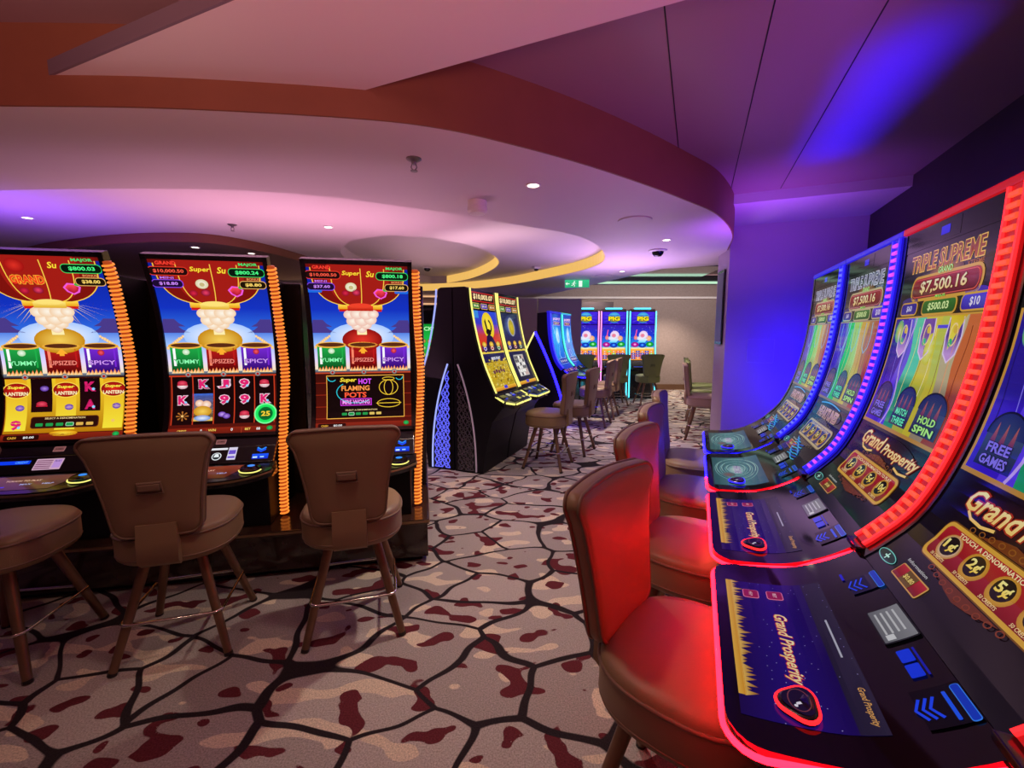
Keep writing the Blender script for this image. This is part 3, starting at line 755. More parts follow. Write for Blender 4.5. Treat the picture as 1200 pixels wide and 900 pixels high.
    if kind == 2:
        a.up(); a.rect(-hw+.012, .075*L, hw-.012, .342*L, '#1c0708', '#140506'); a.up()
        for k in range(6): xx = -hw+.012+(LW-.024)*k/5; a.rect(xx-.003, .075*L, xx+.003, .342*L, '#c83a1e')
        a.rect(-hw, .342*L, hw, .350*L, '#c83a1e')
        for i, row in enumerate(('bKJ9b', 'K.99K', 's.pb.')):
            for j, k in enumerate(row): symbol(a, k, -hw+.012+(LW-.024)*(j+.5)/5, (.30-.088*i)*L, .046)
        a.l = 3; x, y = P(.30, .175); a.rect(x-.057, y-.09, x+.057, y+.08, '#e8c050', '#3a70e8'); a.up(); a.ell(x-.018, y+.02, .024, .022, '#fff0e2', '#e8b090'); a.ell(x+.02, y+.012, .026, .024, '#fff0e2', '#e8b090'); a.up(); a.ell(x, y-.03, .05, .034, '#f6cf5a', '#c98a10'); a.ell(x, y-.072, .045, .018, '#e8f0ff', '#6a90d8')
        a.l = 5; x, y = P(.895, .125); a.ell(x, y, .066, .066, '#0a8a3a', '#20ff6a'); a.up(); a.ring(x, y, .066, .066, .008, '#7affa0'); a.ell(x, y, .042, .042, '#044a1a', '#0a7030'); a.up(); a.text('25', x, y, .03, '#ffd83a', w=.05, bold=.03)
    elif kind == 1:
        a.up(); a.rect(-hw+.005, .06*L, hw-.005, .345*L, '#b8780a', '#f0c828'); a.up()
        for j in (1, 3): xx = -hw+LW*(j+.5)/5; a.rect(xx-.052, .17*L, xx+.052, .345*L, '#22060a', '#160408')
        for j in (0, 2, 4):
            xx = -hw+LW*(j+.5)/5; a.l = 4; a.rect(xx-.05, .075*L, xx+.05, .345*L, '#f4e23a', '#e8a81a'); a.up(); a.ell(xx, .285*L, .066, .045, '#e0281a', '#8a0c0c'); a.up()
            a.ring(xx, .285*L, .068, .047, .005, '#ffd84a'); a.text('Super', xx, .300*L, .022, '#fff04a', w=.085, shear=.2, bold=.03); a.text('LANTERN', xx, .268*L, .020, '#fff2c0', w=.105, bold=.03); symbol(a, 'p', xx, .20*L, .048)
        symbol(a, 'p', -hw+LW*.3, .30*L, .046); symbol(a, 'b', -hw+LW*.3, .205*L, .046); symbol(a, 'K', -hw+LW*.7, .30*L, .050); symbol(a, 'A', -hw+LW*.7, .205*L, .050)
        symbol(a, '9', -hw+LW*.1, .105*L, .048); symbol(a, 's', -hw+LW*.9, .115*L, .055)
        a.l = 6; a.rr(0, .115*L, .33, .062, .012, '#2a0e0a', '#6a2a14'); a.up(); a.text('SELECT A DENOMINATION', 0, .136*L, .010, '#ffe0a0', w=.2)
        for k in range(6): a.rr(-.125+.05*k, .103*L, .036, .018, .004, '#1f9a4a' if k < 4 else '#e0b050', '#d8ffe0' if k == 3 else None, .002)
        a.l = 6; a.ell(0, .055*L, .07, .016, '#ffe040', '#e09a10')
    else:
        a.rect(-hw, 0, hw, .355*L, '#b03a1e', '#c8482a'); a.up()
        for k in range(5): a.rect(-hw, (.01+.07*k)*L, hw, (.013+.07*k)*L, '#a83018')
        a.up(); a.rect(-.235, .078*L, .255, .335*L, '#ffb84a'); a.up(); a.rect(-.231, .082*L, .251, .331*L, '#160808'); a.up()
        a.text('Super', -.10, .305*L, .034, '#ffe840', w=.10, shear=.25, bold=.02, ol='#805000'); a.text('HOT', .005, .298*L, .034, '#e050ff', w=.08, bold=.03)
        a.text('FLAMING', -.055, .258*L, .032, '#ff9a4a', w=.175, bold=.03); a.text('POTS', -.055, .218*L, .034, '#ff5a3a', w=.135, bold=.03)
        a.rect(-.15, .155*L, .045, .197*L, '#e040f0'); a.up(); a.rect(-.146, .159*L, .041, .193*L, '#5a0a50'); a.up(); a.text('MRS WONG', -.052, .176*L, .027, '#ff9aff', w=.17, bold=.03)
        a.ring(-.05, .235*L, .125, .075, .005, '#28c8d8', a0=2.3, a1=5.4); a.ring(-.2, .325*L, .03, .03, .005, '#28c8d8', a0=3.2, a1=5.6); a.ring(.225, .325*L, .025, .025, .005, '#28c8d8', a0=3.6, a1=6.2)
        # neon outline of a lantern and bowl (plain stand-in)
        for (rx, ry, yy) in ((.062, .052, .26), (.03, .052, .26), (.075, .03, .165)): a.ring(.155, yy*L, rx, ry, .004, '#ffd23a')
        a.ring(.155, .312*L, .04, .012, .004, '#ffd23a'); a.line([(.075, .165*L), (.235, .165*L)], .004, '#ffd23a')
        a.text('SELECT A DENOMINATION', -.02, .128*L, .009, '#ffe0a0', w=.2)
        for k in range(6): a.rr(-.125+.043*k, .105*L, .032, .017, .004, '#1f9a4a' if k < 4 else '#e0c060', '#d8ffe0' if k == 1 else None, .002)
    a.l = 6; a.rect(-hw, .0, hw, .055*L, '#4a100a', '#8a2412'); a.up()
    if kind == 2:
        a.text('CREDIT', -.225, .040*L, .013, '#ffd860', w=.05); a.text('0', -.12, .040*L, .015, '#ffffff'); a.text('WIN', -.06, .040*L, .015, '#ffd860'); a.text('0', .05, .040*L, .018, '#ffffff'); a.text('BET', .14, .040*L, .014, '#ffd860'); a.text('88', .20, .040*L, .016, '#ffffff')
        for xx in (-.09, .105): a.rect(xx-.001, .005*L, xx+.001, .05*L, '#c84a2a')
    else:
        a.rr(-.20, .038*L, .17, .03, .008, '#2a0806'); a.up(); a.text('CASH', -.245, .038*L, .013, '#ffc040', w=.04); a.text('$0.00', -.165, .038*L, .014, '#ffffff', w=.052)
    a.l = 7; a.ell(.265, .042*L, .018, .014, '#2ac860', '#0a7a34')
    return a
def helix_rope(mb_core, mb_coil, path, r=.025, pitch=.0235):
    C = Curve(path, 40); y0 = None
    turns = int(C.L/pitch); n = 10
    for k in range(turns):
        pts = []
        for j in range(n):
            a = -PI*.25+2*PI*.76*j/(n-1)-PI*.5; s = pitch*(k+.5+.30*(j/(n-1)-.5)); y, z, nr = C.at(min(C.L, s))
            pts.append((math.sin(a+PI/2)*r*1.0, y+nr[0]*math.cos(a+PI/2)*r, z+nr[1]*math.cos(a+PI/2)*r))
        mb_coil.tube(pts, .0058, 5)
    mb_core.tube([(0, y, z) for y, z in C.pts], r*.82, 10)
def left_machine(label, idx, art, player):
    a = -.40-.8355*idx
    t = thing('slot_machine', label, 'slot machine', PC+EV*a+Vector((0, 0, 0)), TH_L, 'left bank of slot machines')
    # body
    body = [(.10, ZP+.002), (.80, ZP+.002), (.80, 1.80), (.36, 1.80), (.40, 1.62), (.42, 1.3), (.40, 1.0), (.33, .80), (.22, .72), (.10, .62)]
    MB().prism(body, -.290, .290, 'x', bevel=.008).build('cabinet', M['blackmatte'], t)
    MB().box((.0, .72, 1.05), (.79, .14, 1.50), bevel=.01).build('side_fins', M['black'], t)
    # curved monitor: shell and glass
    mb = MB(); LC.strip(-.328, .328, -.05, -.002, mb=mb); mb.build('monitor_shell', M['black'], t, True, 40)
    mb = MB(); LC.strip(-.328, -.302, -.002, .008, mb=mb); LC.strip(.302, .328, -.002, .008, mb=mb); LC.strip(-.328, .328, -.002, .008, 0, .022, mb); LC.strip(-.328, .328, -.002, .008, LC.L-.028, LC.L, mb)
    mb.build('bezel', M['black'], t, True, 40)
    art.build('screen', LC.map, t, [s for s in LC.s[1:-1]])
    # two raked panels under the screen
    def raked(y0, z0, y1, z1, w, th, name, m, bev=.004):
        dy, dz = y1-y0, z1-z0; l = math.hypot(dy, dz); X = Matrix.Translation((0, (y0+y1)/2, (z0+z1)/2)) @ Matrix.Rotation(math.atan2(dz, dy), 4, 'X')
        MB().box((0, 0, -th/2), (w, l, th), bevel=bev, M=X).build(name, m, t)
        return lambda x, y, o: X @ Vector((x, y-l/2, o)), l
    f1, l1 = raked(.20, .765, .262, .822, .63, .03, 'badge_panel', M['black'])
    ab = Art(); ab.rr(.0, l1*.5, .052, .030, .003, '#7a4a4a' if idx else '#6a3a40', '#c08080', .0015); ab.up(); ab.text('GAMES', 0, l1*.5, .009, '#2a1010', w=.038); ab.gain = .5
    ab.build('badge', f1, t, [])
    f2, l2 = raked(.12, .688, .198, .765, .63, .03, 'card_panel', M['black'])
    ab = Art()
    if player == 'card':
        ab.rr(-.01, l2*.5, .13, .070, .003, '#c8a0b8'); ab.up()
        for k in range(5): ab.rect(-.07, l2*.5-.028+.012*k, .005, l2*.5-.022+.012*k, '#7a4a68')
        ab.rect(.012, l2*.5-.025, .05, l2*.5+.028, '#b48ad0'); ab.up(); ab.text('PLAY', .031, l2*.5+.018, .010, '#402048', w=.03)
        ab.rect(-.26, l2*.55, -.10, l2*.55+.022, '#0a3ae8'); ab.up(); ab.text('CREDIT', -.14, l2*.55+.011, .014, '#60b0ff', w=.06)
    else:
        ab.rect(-.10, l2*.85, .05, l2*.97, '#e8e8f0'); ab.up(); ab.ell(.0, l2*.45, .026, .026, '#dfe6ea'); ab.up(); ab.ell(.0, l2*.45, .021, .021, '#20282c'); ab.up(); ab.poly([(-.015, l2*.4), (.015, l2*.4), (.008, l2*.6), (0, l2*.5), (-.008, l2*.6)], '#e8f0f2')
        ab.rect(.058, l2*.2, .105, l2*.98, '#d8d0e8'); ab.up(); ab.rect(.062, l2*.3, .10, l2*.42, '#6a50c8'); ab.rect(.062, l2*.55, .10, l2*.8, '#6a50c8')
    ab.build('player_display', f2, t, [])
    ab = Art()
    ab.rect(.195, l2*.18, .285, l2*.50, '#0a28c8', '#1a5aff'); ab.up(); ab.rect(.20, l2*.24, .225, l2*.34, '#c8e8ff'); ab.rect(.24, l2*.26, .262, l2*.34, '#a8d8ff'); ab.line([(.215, l2*.9), (.24, l2*.76), (.265, l2*.9)], .010, '#2a8aff'); ab.line([(.215, l2*.78), (.24, l2*.64), (.265, l2*.78)], .010, '#1a4aff')
    ab.build('bill_slot', f2, t, [])
    # console with a rounded front lip
    out = [(-.33, .14), (-.33, .06)]+[(-.33+.66*k/12, -.065+.10*abs(k/6-1)**2.6) for k in range(13)]+[(.33, .06), (.33, .14)]
    mb = MB(); zt = lambda y: .636+.05*max(0, min(1, (y+.065)/.19))
    top = [(x, y, zt(y)) for x, y in out]; low = [(x, y+.012, zt(y)-.045) for x, y in out]; bot = [(x*.97, y+.05, .60) for x, y in out]
    mb.loft([bot, low, top]); cs = mb.build('console', M['black'], t)
    MB().tube([(x, y-.002, zt(y)-.014) for x, y in out[1:-1]], .0065, 6).build('lip_strip', M['brass'] if idx != 9 else M['lav'], cs)
    sl = math.atan2(.05, .19); X = Matrix.Translation((0, -.065, .637)) @ Matrix.Rotation(sl, 4, 'X')
    at = Art(); at.poly([(-.28, .035), (.11, .035), (.20, .165), (-.28, .165)], ['#4a1a12', '#4a1a12', '#8a3a26', '#8a3a26'] if player != 'card' else ['#4a2a28', '#4a2a28', '#6a4038', '#6a4038']); at.up()
    at.text('TOUCH TO PLAY', -.05, .12, .014, '#f0c0a8', w=.16); at.text('BET', -.18, .085, .012, '#e0a890', w=.04); at.text('MAX', -.02, .085, .012, '#b0b8f0', w=.05); at.text('HELP', .08, .085, .012, '#b0b8f0', w=.05)
    at.rect(-.27, .06, -.10, .068, '#3a30e8' if player == 'card' else '#7a3a30')
    at.build('touch_pad', lambda x, y, o: X @ Vector((x, y, o)), cs, [])
    mb = MB(); bx = Matrix.Translation((.225, .035, .666)) @ Matrix.Rotation(sl, 4, 'X')
    so = superell(.058, .046, 28, 2.3)
    mb.loft([[bx @ Vector((x*k, y*k, z)) for x, y in so] for k, z in [(1, -.006), (1, .008), (.92, .016), (.5, .019), (.05, .019)]])
    sb = mb.build('spin_button', M['glass'], t, True, 50)
    mb = MB(); mb.tube([bx @ Vector((x*1.03, y*1.03, .007)) for x, y in so[15:28]], .0035, 6); mb.build('lit_ring', M['yellow'], sb)
    ab2 = Art(); ab2.ell(0, .012, .02, .012, '#3a90ff'); ab2.build('lit_symbol', lambda x, y, o: bx @ Vector((x, y, .0195+o)), sb, [])
    # rope light down the right side
    c, co = MB(), MB()
    path = [(.245, ZP+.012), (.245, .5), (.245, .75), (.255, .95), (.285, 1.15), (.29, 1.35), (.275, 1.55), (.235, 1.75), (.20, 1.85)]
    helix_rope(c, co, path)
    xs = lambda z: .347+.018*math.exp(-((z-1.2)/.25)**2)-.02*max(0, min(1, (.9-z)/.5))
    for q in (c, co):
        for v in q.bm.verts: v.co.x += xs(v.co.z)
    rp = c.build('rope_light', M['amber_core'], t, True); co.build('bulbs', M['amber'], rp, True)
    return t
left_machine('slot machine with the red urn picture and red wood panel, rightmost of the left bank', 0, left_art(3, '800.18', '37.60', '17.60', 'r'), 'badge')
left_machine('slot machine with dark five-column reels and a green 25 disc, middle of the left bank', 1, left_art(2, '800.24', '18.80', '8.80', 'y'), 'badge')
left_machine('slot machine with yellow lantern reels at the left edge', 2, left_art(1, '800.03', '', '38.00', 'y'), 'card')

# ------------------------------------------------------------------ right row: J-curve machines
RC = Curve([(.437, .862), (.472, .897), (.552, 1.0), (.616, 1.17), (.660, 1.38), (.680, 1.575), (.688, 1.72), (.690, 1.80)], 26)
DC = Curve([(.078, .752), (.112, .7505), (.182, .755), (.271, .769), (.354, .803), (.412, .840), (.437, .860)], 14)
SW = .57; SX = .015
def rainbow_art(warm, script, dens=True):
    a = Art(W=SW, H=RC.L, x0=SX); L = RC.L; x0, x1 = SX-SW/2, SX+SW/2
    a.gain = .66
    a.grad(x0, x1, [(0, '#12111c' if warm else '#0e0c20'), (.10, '#0e0b14' if warm else '#0c081e'), (.30, '#16080c' if warm else '#0b061a'), (.72, '#0c0609' if warm else '#080612'), (.93, '#08060a'), (L, '#030304')])
    gold = '#e0a83c' if warm else '#c9b489'; trim = '#ffd878' if warm else '#bfe4ff'
    a.l = 1
    a.rect(x0+.005, .70, x1-.005, .925, '#10070b' if warm else '#0a0a20', '#140e18'); a.up()
    a.text('TRIPLE SUPREME', .010, .882, .055, '#b8501a' if warm else '#8a8aa8', w=.43, bold=.012, ol='#ffc860' if warm else '#d8d8ee', ob=.055, ct='#7a2c10' if warm else '#5c5c86')
    a.l = 2; a.text('DELUXE' if False else 'XTREME', .19, .842, .014, '#b86a20' if warm else '#8890b8', w=.08)
    # jackpot panels
    a.l = 2; a.ell(.035, .842, .10, .022, '#c8862a' if warm else '#b08a50', '#5a2c10'); a.up(); a.text('GRAND', .035, .844, .018, '#c8ff9a', w=.085, bold=.02, ol='#1a4a10')
    a.l = 3; a.rr(.035, .797, .40, .066, .026, '#7a0f18', gold, .009, ct='#b0202a'); a.up(); a.rr(.035, .797, .385, .054, .022, '#6a0d18', '#ff6a5a' if warm else '#e08a9a', .002, ct='#a01c28'); a.up()
    a.text('$7,500.16', .035, .797, .042, '#ffd27a', w=.275, bold=.02, ol='#5a1a08', ct='#fff8d0')
    a.l = 3; a.ell(-.17, .758, .06, .014, '#3a2a7a'); a.ell(.225, .762, .055, .013, '#4a2ab8'); a.ell(.035, .762, .06, .016, gold)
    a.up(); a.text('MAJOR', .035, .764, .014, '#9aff6a', w=.06, ol='#0a3a0a')
    a.l = 4; a.rr(-.165, .732, .115, .036, .012, '#2a1a9a', gold, .005); a.up(); a.text('$60', -.16, .732, .022, '#e0d8ff', bold=.02)
    a.l = 4; a.rr(.035, .732, .20, .040, .014, '#1e5a1a', gold, .006, ct='#3a7a24'); a.up(); a.text('$500.03', .035, .732, .026, '#eaffb0', w=.125, bold=.02)
    a.l = 4; a.rr(.228, .734, .125, .040, .014, '#3a1aa8', gold, .006, ct='#5a2ae0'); a.up(); a.text('$10', .23, .734, .026, '#f4e8ff', bold=.02)
    # rainbow panel
    a.l = 2; a.rect(x0+.010, .318, x1-.004, .706, '#c08a34' if warm else '#8a6a58', '#d8a040' if warm else '#b09078'); a.up()
    a.rect(x0+.022, .330, x1-.016, .700, '#6a2a1a' if warm else '#3a2a5a'); a.up()
    bands = [('#3a1ad0', '#2a1a9a', .00, .20), ('#5a3af0', '#6a5ae8', .20, .30), ('#1a9a6a', '#5ad8b0', .30, .45), ('#b8b81a', '#e0d040', .45, .62), ('#d0c020', '#c8d050', .62, .72), ('#9a8a70', '#c8b890', .72, .86), ('#9a3a1a', '#d8703a', .86, 1.)] if warm else \
            [('#3a1ab8', '#4a2ad0', .00, .18), ('#4a3a9a', '#6a6ac8', .18, .27), ('#1ec03a', '#2ad860', .27, .42), ('#a8b830', '#b0e060', .42, .60), ('#d8c830', '#e0b038', .60, .75), ('#a08a58', '#b87840', .75, .86), ('#b03a1a', '#c05a3a', .86, 1.)]
    w = SW-.038; xa = x0+.022
    for c0, c1, u0, u1 in bands:
        b0 = [(xa+w*u0+.012*math.sin(k*.9+u0*6)*(0 < u0), .33+.37*k/10) for k in range(11)]; b1 = [(xa+w*u1+.012*math.sin(k*.9+u1*6)*(u1 < 1), .33+.37*k/10) for k in range(11)]
        cols = [a.col(c0)]*11+[a.col(c1)]*11
        a.raw(b0+b1, [(i, i+11, i+12, i+1) for i in range(10)], [a.col(c0) if i < 5 else a.col(c1) for i in range(11)]*2)
    a.up()
    rnd = random.Random(5)
    for k in range(9): xx = xa+w*(.04+.11*k); a.line([(xx+.006*math.sin(j*.8+k), .40+.27*j/8) for j in range(9)], .0028, ['#1a0a5a', '#8a7aff', '#0a5a3a', '#fff08a', '#7a6a0a', '#fff4c0', '#8a5a30', '#ff9a6a', '#6a1a0a'][k])
    a.line([(xa+w*.27+.02*math.sin(j*.55), .33+.37*j/14) for j in range(15)], .009, '#c8a8ff' if warm else '#9ad0ff')
    # three long shield outlines hanging from the top
    for cx, f in ((-.155, '#4a2ac8'), (.01, '#7a4ab0'), (.165, '#5a3a9a')):
        a.l = 5; pts = [(cx-.036, .695), (cx-.042, .64), (cx-.032, .59), (cx, .565), (cx+.032, .59), (cx+.042, .64), (cx+.036, .695)]
        if warm: a.poly(pts, [f]*2+['#d0a0e8']*3+[f]*2)
        a.up(); a.line(pts, .006, '#f0d8ff' if warm else '#8ac8f0'); a.up()
        if warm:
            a.ring(cx, .645, .022, .034, .005, '#ffe0a0'); a.ell(cx+.008, .66, .013, .012, '#e8c040'); a.ell(cx-.008, .622, .011, .012, '#3ac07a')
    if warm:
        a.l = 6; a.poly([(.13, .70), (.15, .60), (.185, .66), (.215, .70)], ['#f0d020', '#f8f060', '#f0e040', '#d8b010']); a.ell(.045, .60, .03, .05, '#f8f080', '#d8d020'); a.ell(-.20, .655, .03, .04, '#f0e060', '#50b080'); a.rect(.065, .664, .125, .674, '#5a4af0')
    # three arched doors
    a.l = 6
    for cx, wd, l1, l2, tc in ((-.165, .062, 'FREE', 'GAMES', '#8a7aff'), (.015, .062, 'MATCH', 'THREE', '#6affc8'), (.185, .078, 'HOLD', 'SPIN', '#b8ff8a')):
        a.l = 6; dark = '#1c2050' if warm else '#3a3a50'
        a.rect(cx-wd, .345, cx+wd, .42, dark, '#3a4a78' if warm else '#58586a'); a.ell(cx, .42, wd, .055, '#3a4a78' if warm else '#58586a', '#20286a' if warm else '#44445a', a0=0, a1=PI)
        a.up(); a.ring(cx, .42, wd+.003, .058, .005, '#101028', a0=0, a1=PI)
        for k in range(3): a.poly([(cx-wd*.7+wd*.5*k, .40), (cx-wd*.4+wd*.5*k, .40), (cx-wd*.5+wd*.5*k, .45)], ['#6a2a6a', '#6a2a6a', '#c86a5a'])
        a.up(); a.text(l1, cx, .392, .022, tc, w=wd*1.25, bold=.03, ol='#1a0a30', ob=.08); a.l = 8; a.text(l2, cx, .362, .022, tc, w=wd*1.45, bold=.03, ol='#1a0a30', ob=.08)
    # script title
    a.l = 3
    if script == 'gp':
        a.ell(.03, .262, .2, .045, '#3a0e10', '#1c0c12'); a.up()
        a.text('Grand', -.085, .272, .050, '#ffd070', w=.17, shear=.35, bold=.02, ol='#b03018', ob=.07, ct='#fff4b8'); a.l = 4
        a.text('Prosperity', .135, .258, .046, '#ffd070', w=.24, shear=.35, bold=.02, ol='#b03018', ob=.07, ct='#fff4b8')
        a.l = 5; a.line([(-.15, .245), (-.13, .232), (-.09, .228), (-.05, .236)], .007, '#ffd070'); a.line([(.14, .228), (.18, .22), (.23, .226)], .007, '#ffd070')
    else:
        a.ell(.02, .262, .19, .04, '#2a1c50', '#141030'); a.up(); a.line([(-.15+.02*k, .30+.012*math.sin(PI*k/15)) for k in range(16)], .006, '#4ab0ff'); a.up()
        a.text('HEARTUNES', .02, .262, .048, '#8a5a6a', w=.30, bold=.02, ol='#e0b8a0', ob=.06, ct='#c89ac0')
    # denomination panel
    a.l = 3; red = '#8a0f1c' if warm else '#1c1468'; red2 = '#b81c28' if warm else '#2a2490'
    a.rr(.02, .158, .40, .098, .022, gold, '#7a4a14' if warm else '#8a7468', .003); a.up(); a.rr(.02, .158, .38, .080, .016, red, ct=red2); a.up()
    for k in range(9): a.ring(-.10+.030*k, .2145+.008*math.sin(PI*k/8), .009, .007, .0025, '#9a5a1c' if warm else '#8a785a'); a.ring(-.10+.030*k, .100-.010*math.sin(PI*k/8), .009, .007, .0025, '#8a3a1a' if warm else '#8a785a')
    a.poly([(-.07, .212), (.11, .212), (.06, .230), (.02, .236), (-.02, .230)], '#7a3a14' if warm else '#5a4a48'); a.poly([(-.09, .104), (.13, .104), (.06, .084), (.02, .078), (-.02, .084)], '#6a2a12' if warm else '#4a3a48')
    a.up(); a.text('TOUCH A DENOMINATION TO PLAY', .03, .191, .0105, '#ffe8b0', w=.30, bold=.02)
    for j, (xx, s_) in enumerate(((-.118, '1¢'), (-.025, '2¢'), (.066, '5¢'), (.158, '10¢'))):
        a.l = 5; a.ell(xx, .156, .035, .032, '#ffffff' if (j == 0 and warm) else '#f0c050', '#c8882a'); a.up(); a.ell(xx, .158, .026, .024, '#180c10'); a.up()
        a.text(s_, xx, .158, .028, '#ffd030', w=.036 if len(s_) < 3 else .044, bold=.03, ct='#fff6a0'); a.text('50 CREDITS', xx, .124, .0075, '#ffe0a0', w=.05)
    a.l = 3; a.ell(-.225, .045, .040, .014, '#0c2a30', '#123a40'); a.up(); a.ring(-.225, .045, .042, .015, .0025, '#7ad8d0'); a.line([(-.235, .045), (-.215, .045)], .004, '#c8fff0'); a.line([(-.225, .036), (-.225, .054)], .004, '#c8fff0')
    a.l = 3; a.rr(-.105, .046, .115, .032, .002, '#7a0f18', '#d8a050', .003, ct='#c01c28'); a.up(); a.rect(-.128, .030, -.083, .062, '#6a4a10'); a.up(); a.text('$0.80', -.105, .046, .013, '#ffe080', w=.04); a.text('Information', -.12, .077, .008, '#c8c8c8', w=.09)
    if not warm:
        a.l = 5; rnd = random.Random(3)
        for k in range(10): y = .006+.010*k; a.line([(-.03-.02*k*.5+.03*j, y+.006*math.sin(j*1.3+k)) for j in range(6)], .005, '#1a6ae8' if k % 2 else '#2ab8f0')
        for k in range(8): a.line([(-.19+.012*k, .004), (-.17+.012*k, .045)], .004, '#1a1ac8')
    # top bezel with the small blue window
    a.l = 2; a.rect(x0, .93, x1, L, '#060608'); a.up(); a.rect(-.075, .938, .085, L-.006, '#120c12'); a.up(); a.rr(.0, .965, .052, .026, .003, '#1018f0', ct='#2028ff')
    return a
def deck_art(warm):
    a = Art(); x0, x1, y0, y1 = -.225, .262, .028, .255     # arc distance from the front lip
    a.gain = .64
    if warm:
        a.grad(x0, x1, [(y0, '#1a0a50'), (y0+.10, '#22107a'), (y1-.05, '#1c0c5c'), (y1, '#140a34')]); a.up()
        rnd = random.Random(9)
        a.rect(x0, y0, x1-.05, y0+.014, '#f0b848', '#d8902a')
        for k in range(34):
            xx = x0+(x1-.05-x0)*(k+.5)/34; h = .012+.022*rnd.random(); a.poly([(xx-.008, y0+.012), (xx+.008, y0+.012), (xx+.005*rnd.uniform(-1, 1), y0+.012+h)], ['#f0c060', '#f0c060', '#8a3a1a'])
        for k in range(60): xx, yy = rnd.uniform(x0, x1), rnd.uniform(y0+.05, y1); a.ell(xx, yy, .0011, .0011, '#b0a8e8', n=6)
        a.rect(x0, y1-.045, x1, y1, '#241e3a', '#2c2640'); a.up()
        for k, xx in enumerate((-.165, -.165)):
            a.rr(xx, y0+.058+.056*k, .036, .034, .005, '#a01c50', '#f080a8', .002); a.text('HELP' if k == 0 else 'BET', xx, y0+.058+.056*k, .008, '#ffd0e0', w=.02, rot=0)
        a.up()
        a.text('Grand Prosperity', .04, y0+.108, .034, '#f8c878', w=.235, shear=.3, bold=.015, ol='#d03a48', ob=.06, ct='#fff2c0')
        a.l = 3; a.text('Grand Prosperity', .20, y1-.016, .015, '#e8a860', w=.09, shear=.3); a.rect(-.06, y1-.024, .07, y1-.020, '#b8b8c8')
    else:
        a.grad(x0, x1, [(y0, '#2a5a60'), (y0+.12, '#5a8a90'), (y1, '#355a80')]); a.up()
        for k in range(10): a.ring(.0+.02*math.sin(k*2.1), y0+.11, .05+.016*k, .028+.008*k, .003, ['#8ac0c0', '#4a7a90', '#b0d8d0'][k % 3])
        a.ell(.01, y0+.11, .075, .04, '#d8e8e0', '#7aa8b0'); a.up(); a.text('HEARTUNES', .01, y0+.115, .03, '#8a6aa8', w=.13, shear=.2, bold=.03, ol='#e8f0f8'); a.ell(.1, y0+.07, .04, .03, '#8a5a5a', '#5a7a80')
    a.l = 4
    b = '#1a48ff'; b2 = '#3a8aff'
    y = .36
    a.rect(-.235, y-.052, -.205, y-.046, '#1020e0'); a.rect(-.20, y-.045, -.135, y+.012, '#10103a'); a.up()
    for k in range(3): a.line([(-.19, y-.010-.012*k), (-.168, y-.022-.012*k), (-.146, y-.010-.012*k)], .004, b)
    a.rr(-.165, y+.018, .07, .012, .004, '#0a3ac8', b2, .0015)
    a.rr(.0, y-.010, .105, .062, .002, '#6a6a72', '#202028', .003, ct='#8a8a90'); a.up()
    for k in range(4): a.rect(-.04, y-.032+.012*k, .03, y-.028+.012*k, '#c8c8cc'); 
    a.rect(.032, y-.034, .048, y-.018, '#d8d8dc')
    a.l = 4; a.rr(.095, y-.022, .034, .024, .003, '#0a3af0'); a.rr(.135, y-.022, .034, .024, .003, '#0a3af0'); a.rect(.078, y-.006, .152, y-.002, '#1020c0')
    a.rect(.18, y-.052, .262, y+.024, '#050510'); a.up()
    for k in range(3): a.line([(.20, y-.022-.011*k), (.222, y-.034-.011*k), (.244, y-.022-.011*k)], .005, b)
    a.rr(.225, y+.016, .075, .012, .004, '#0a3ac8', b2, .0015); a.rr(.225, y-.004, .06, .006, .002, '#1a5aff')
    return a
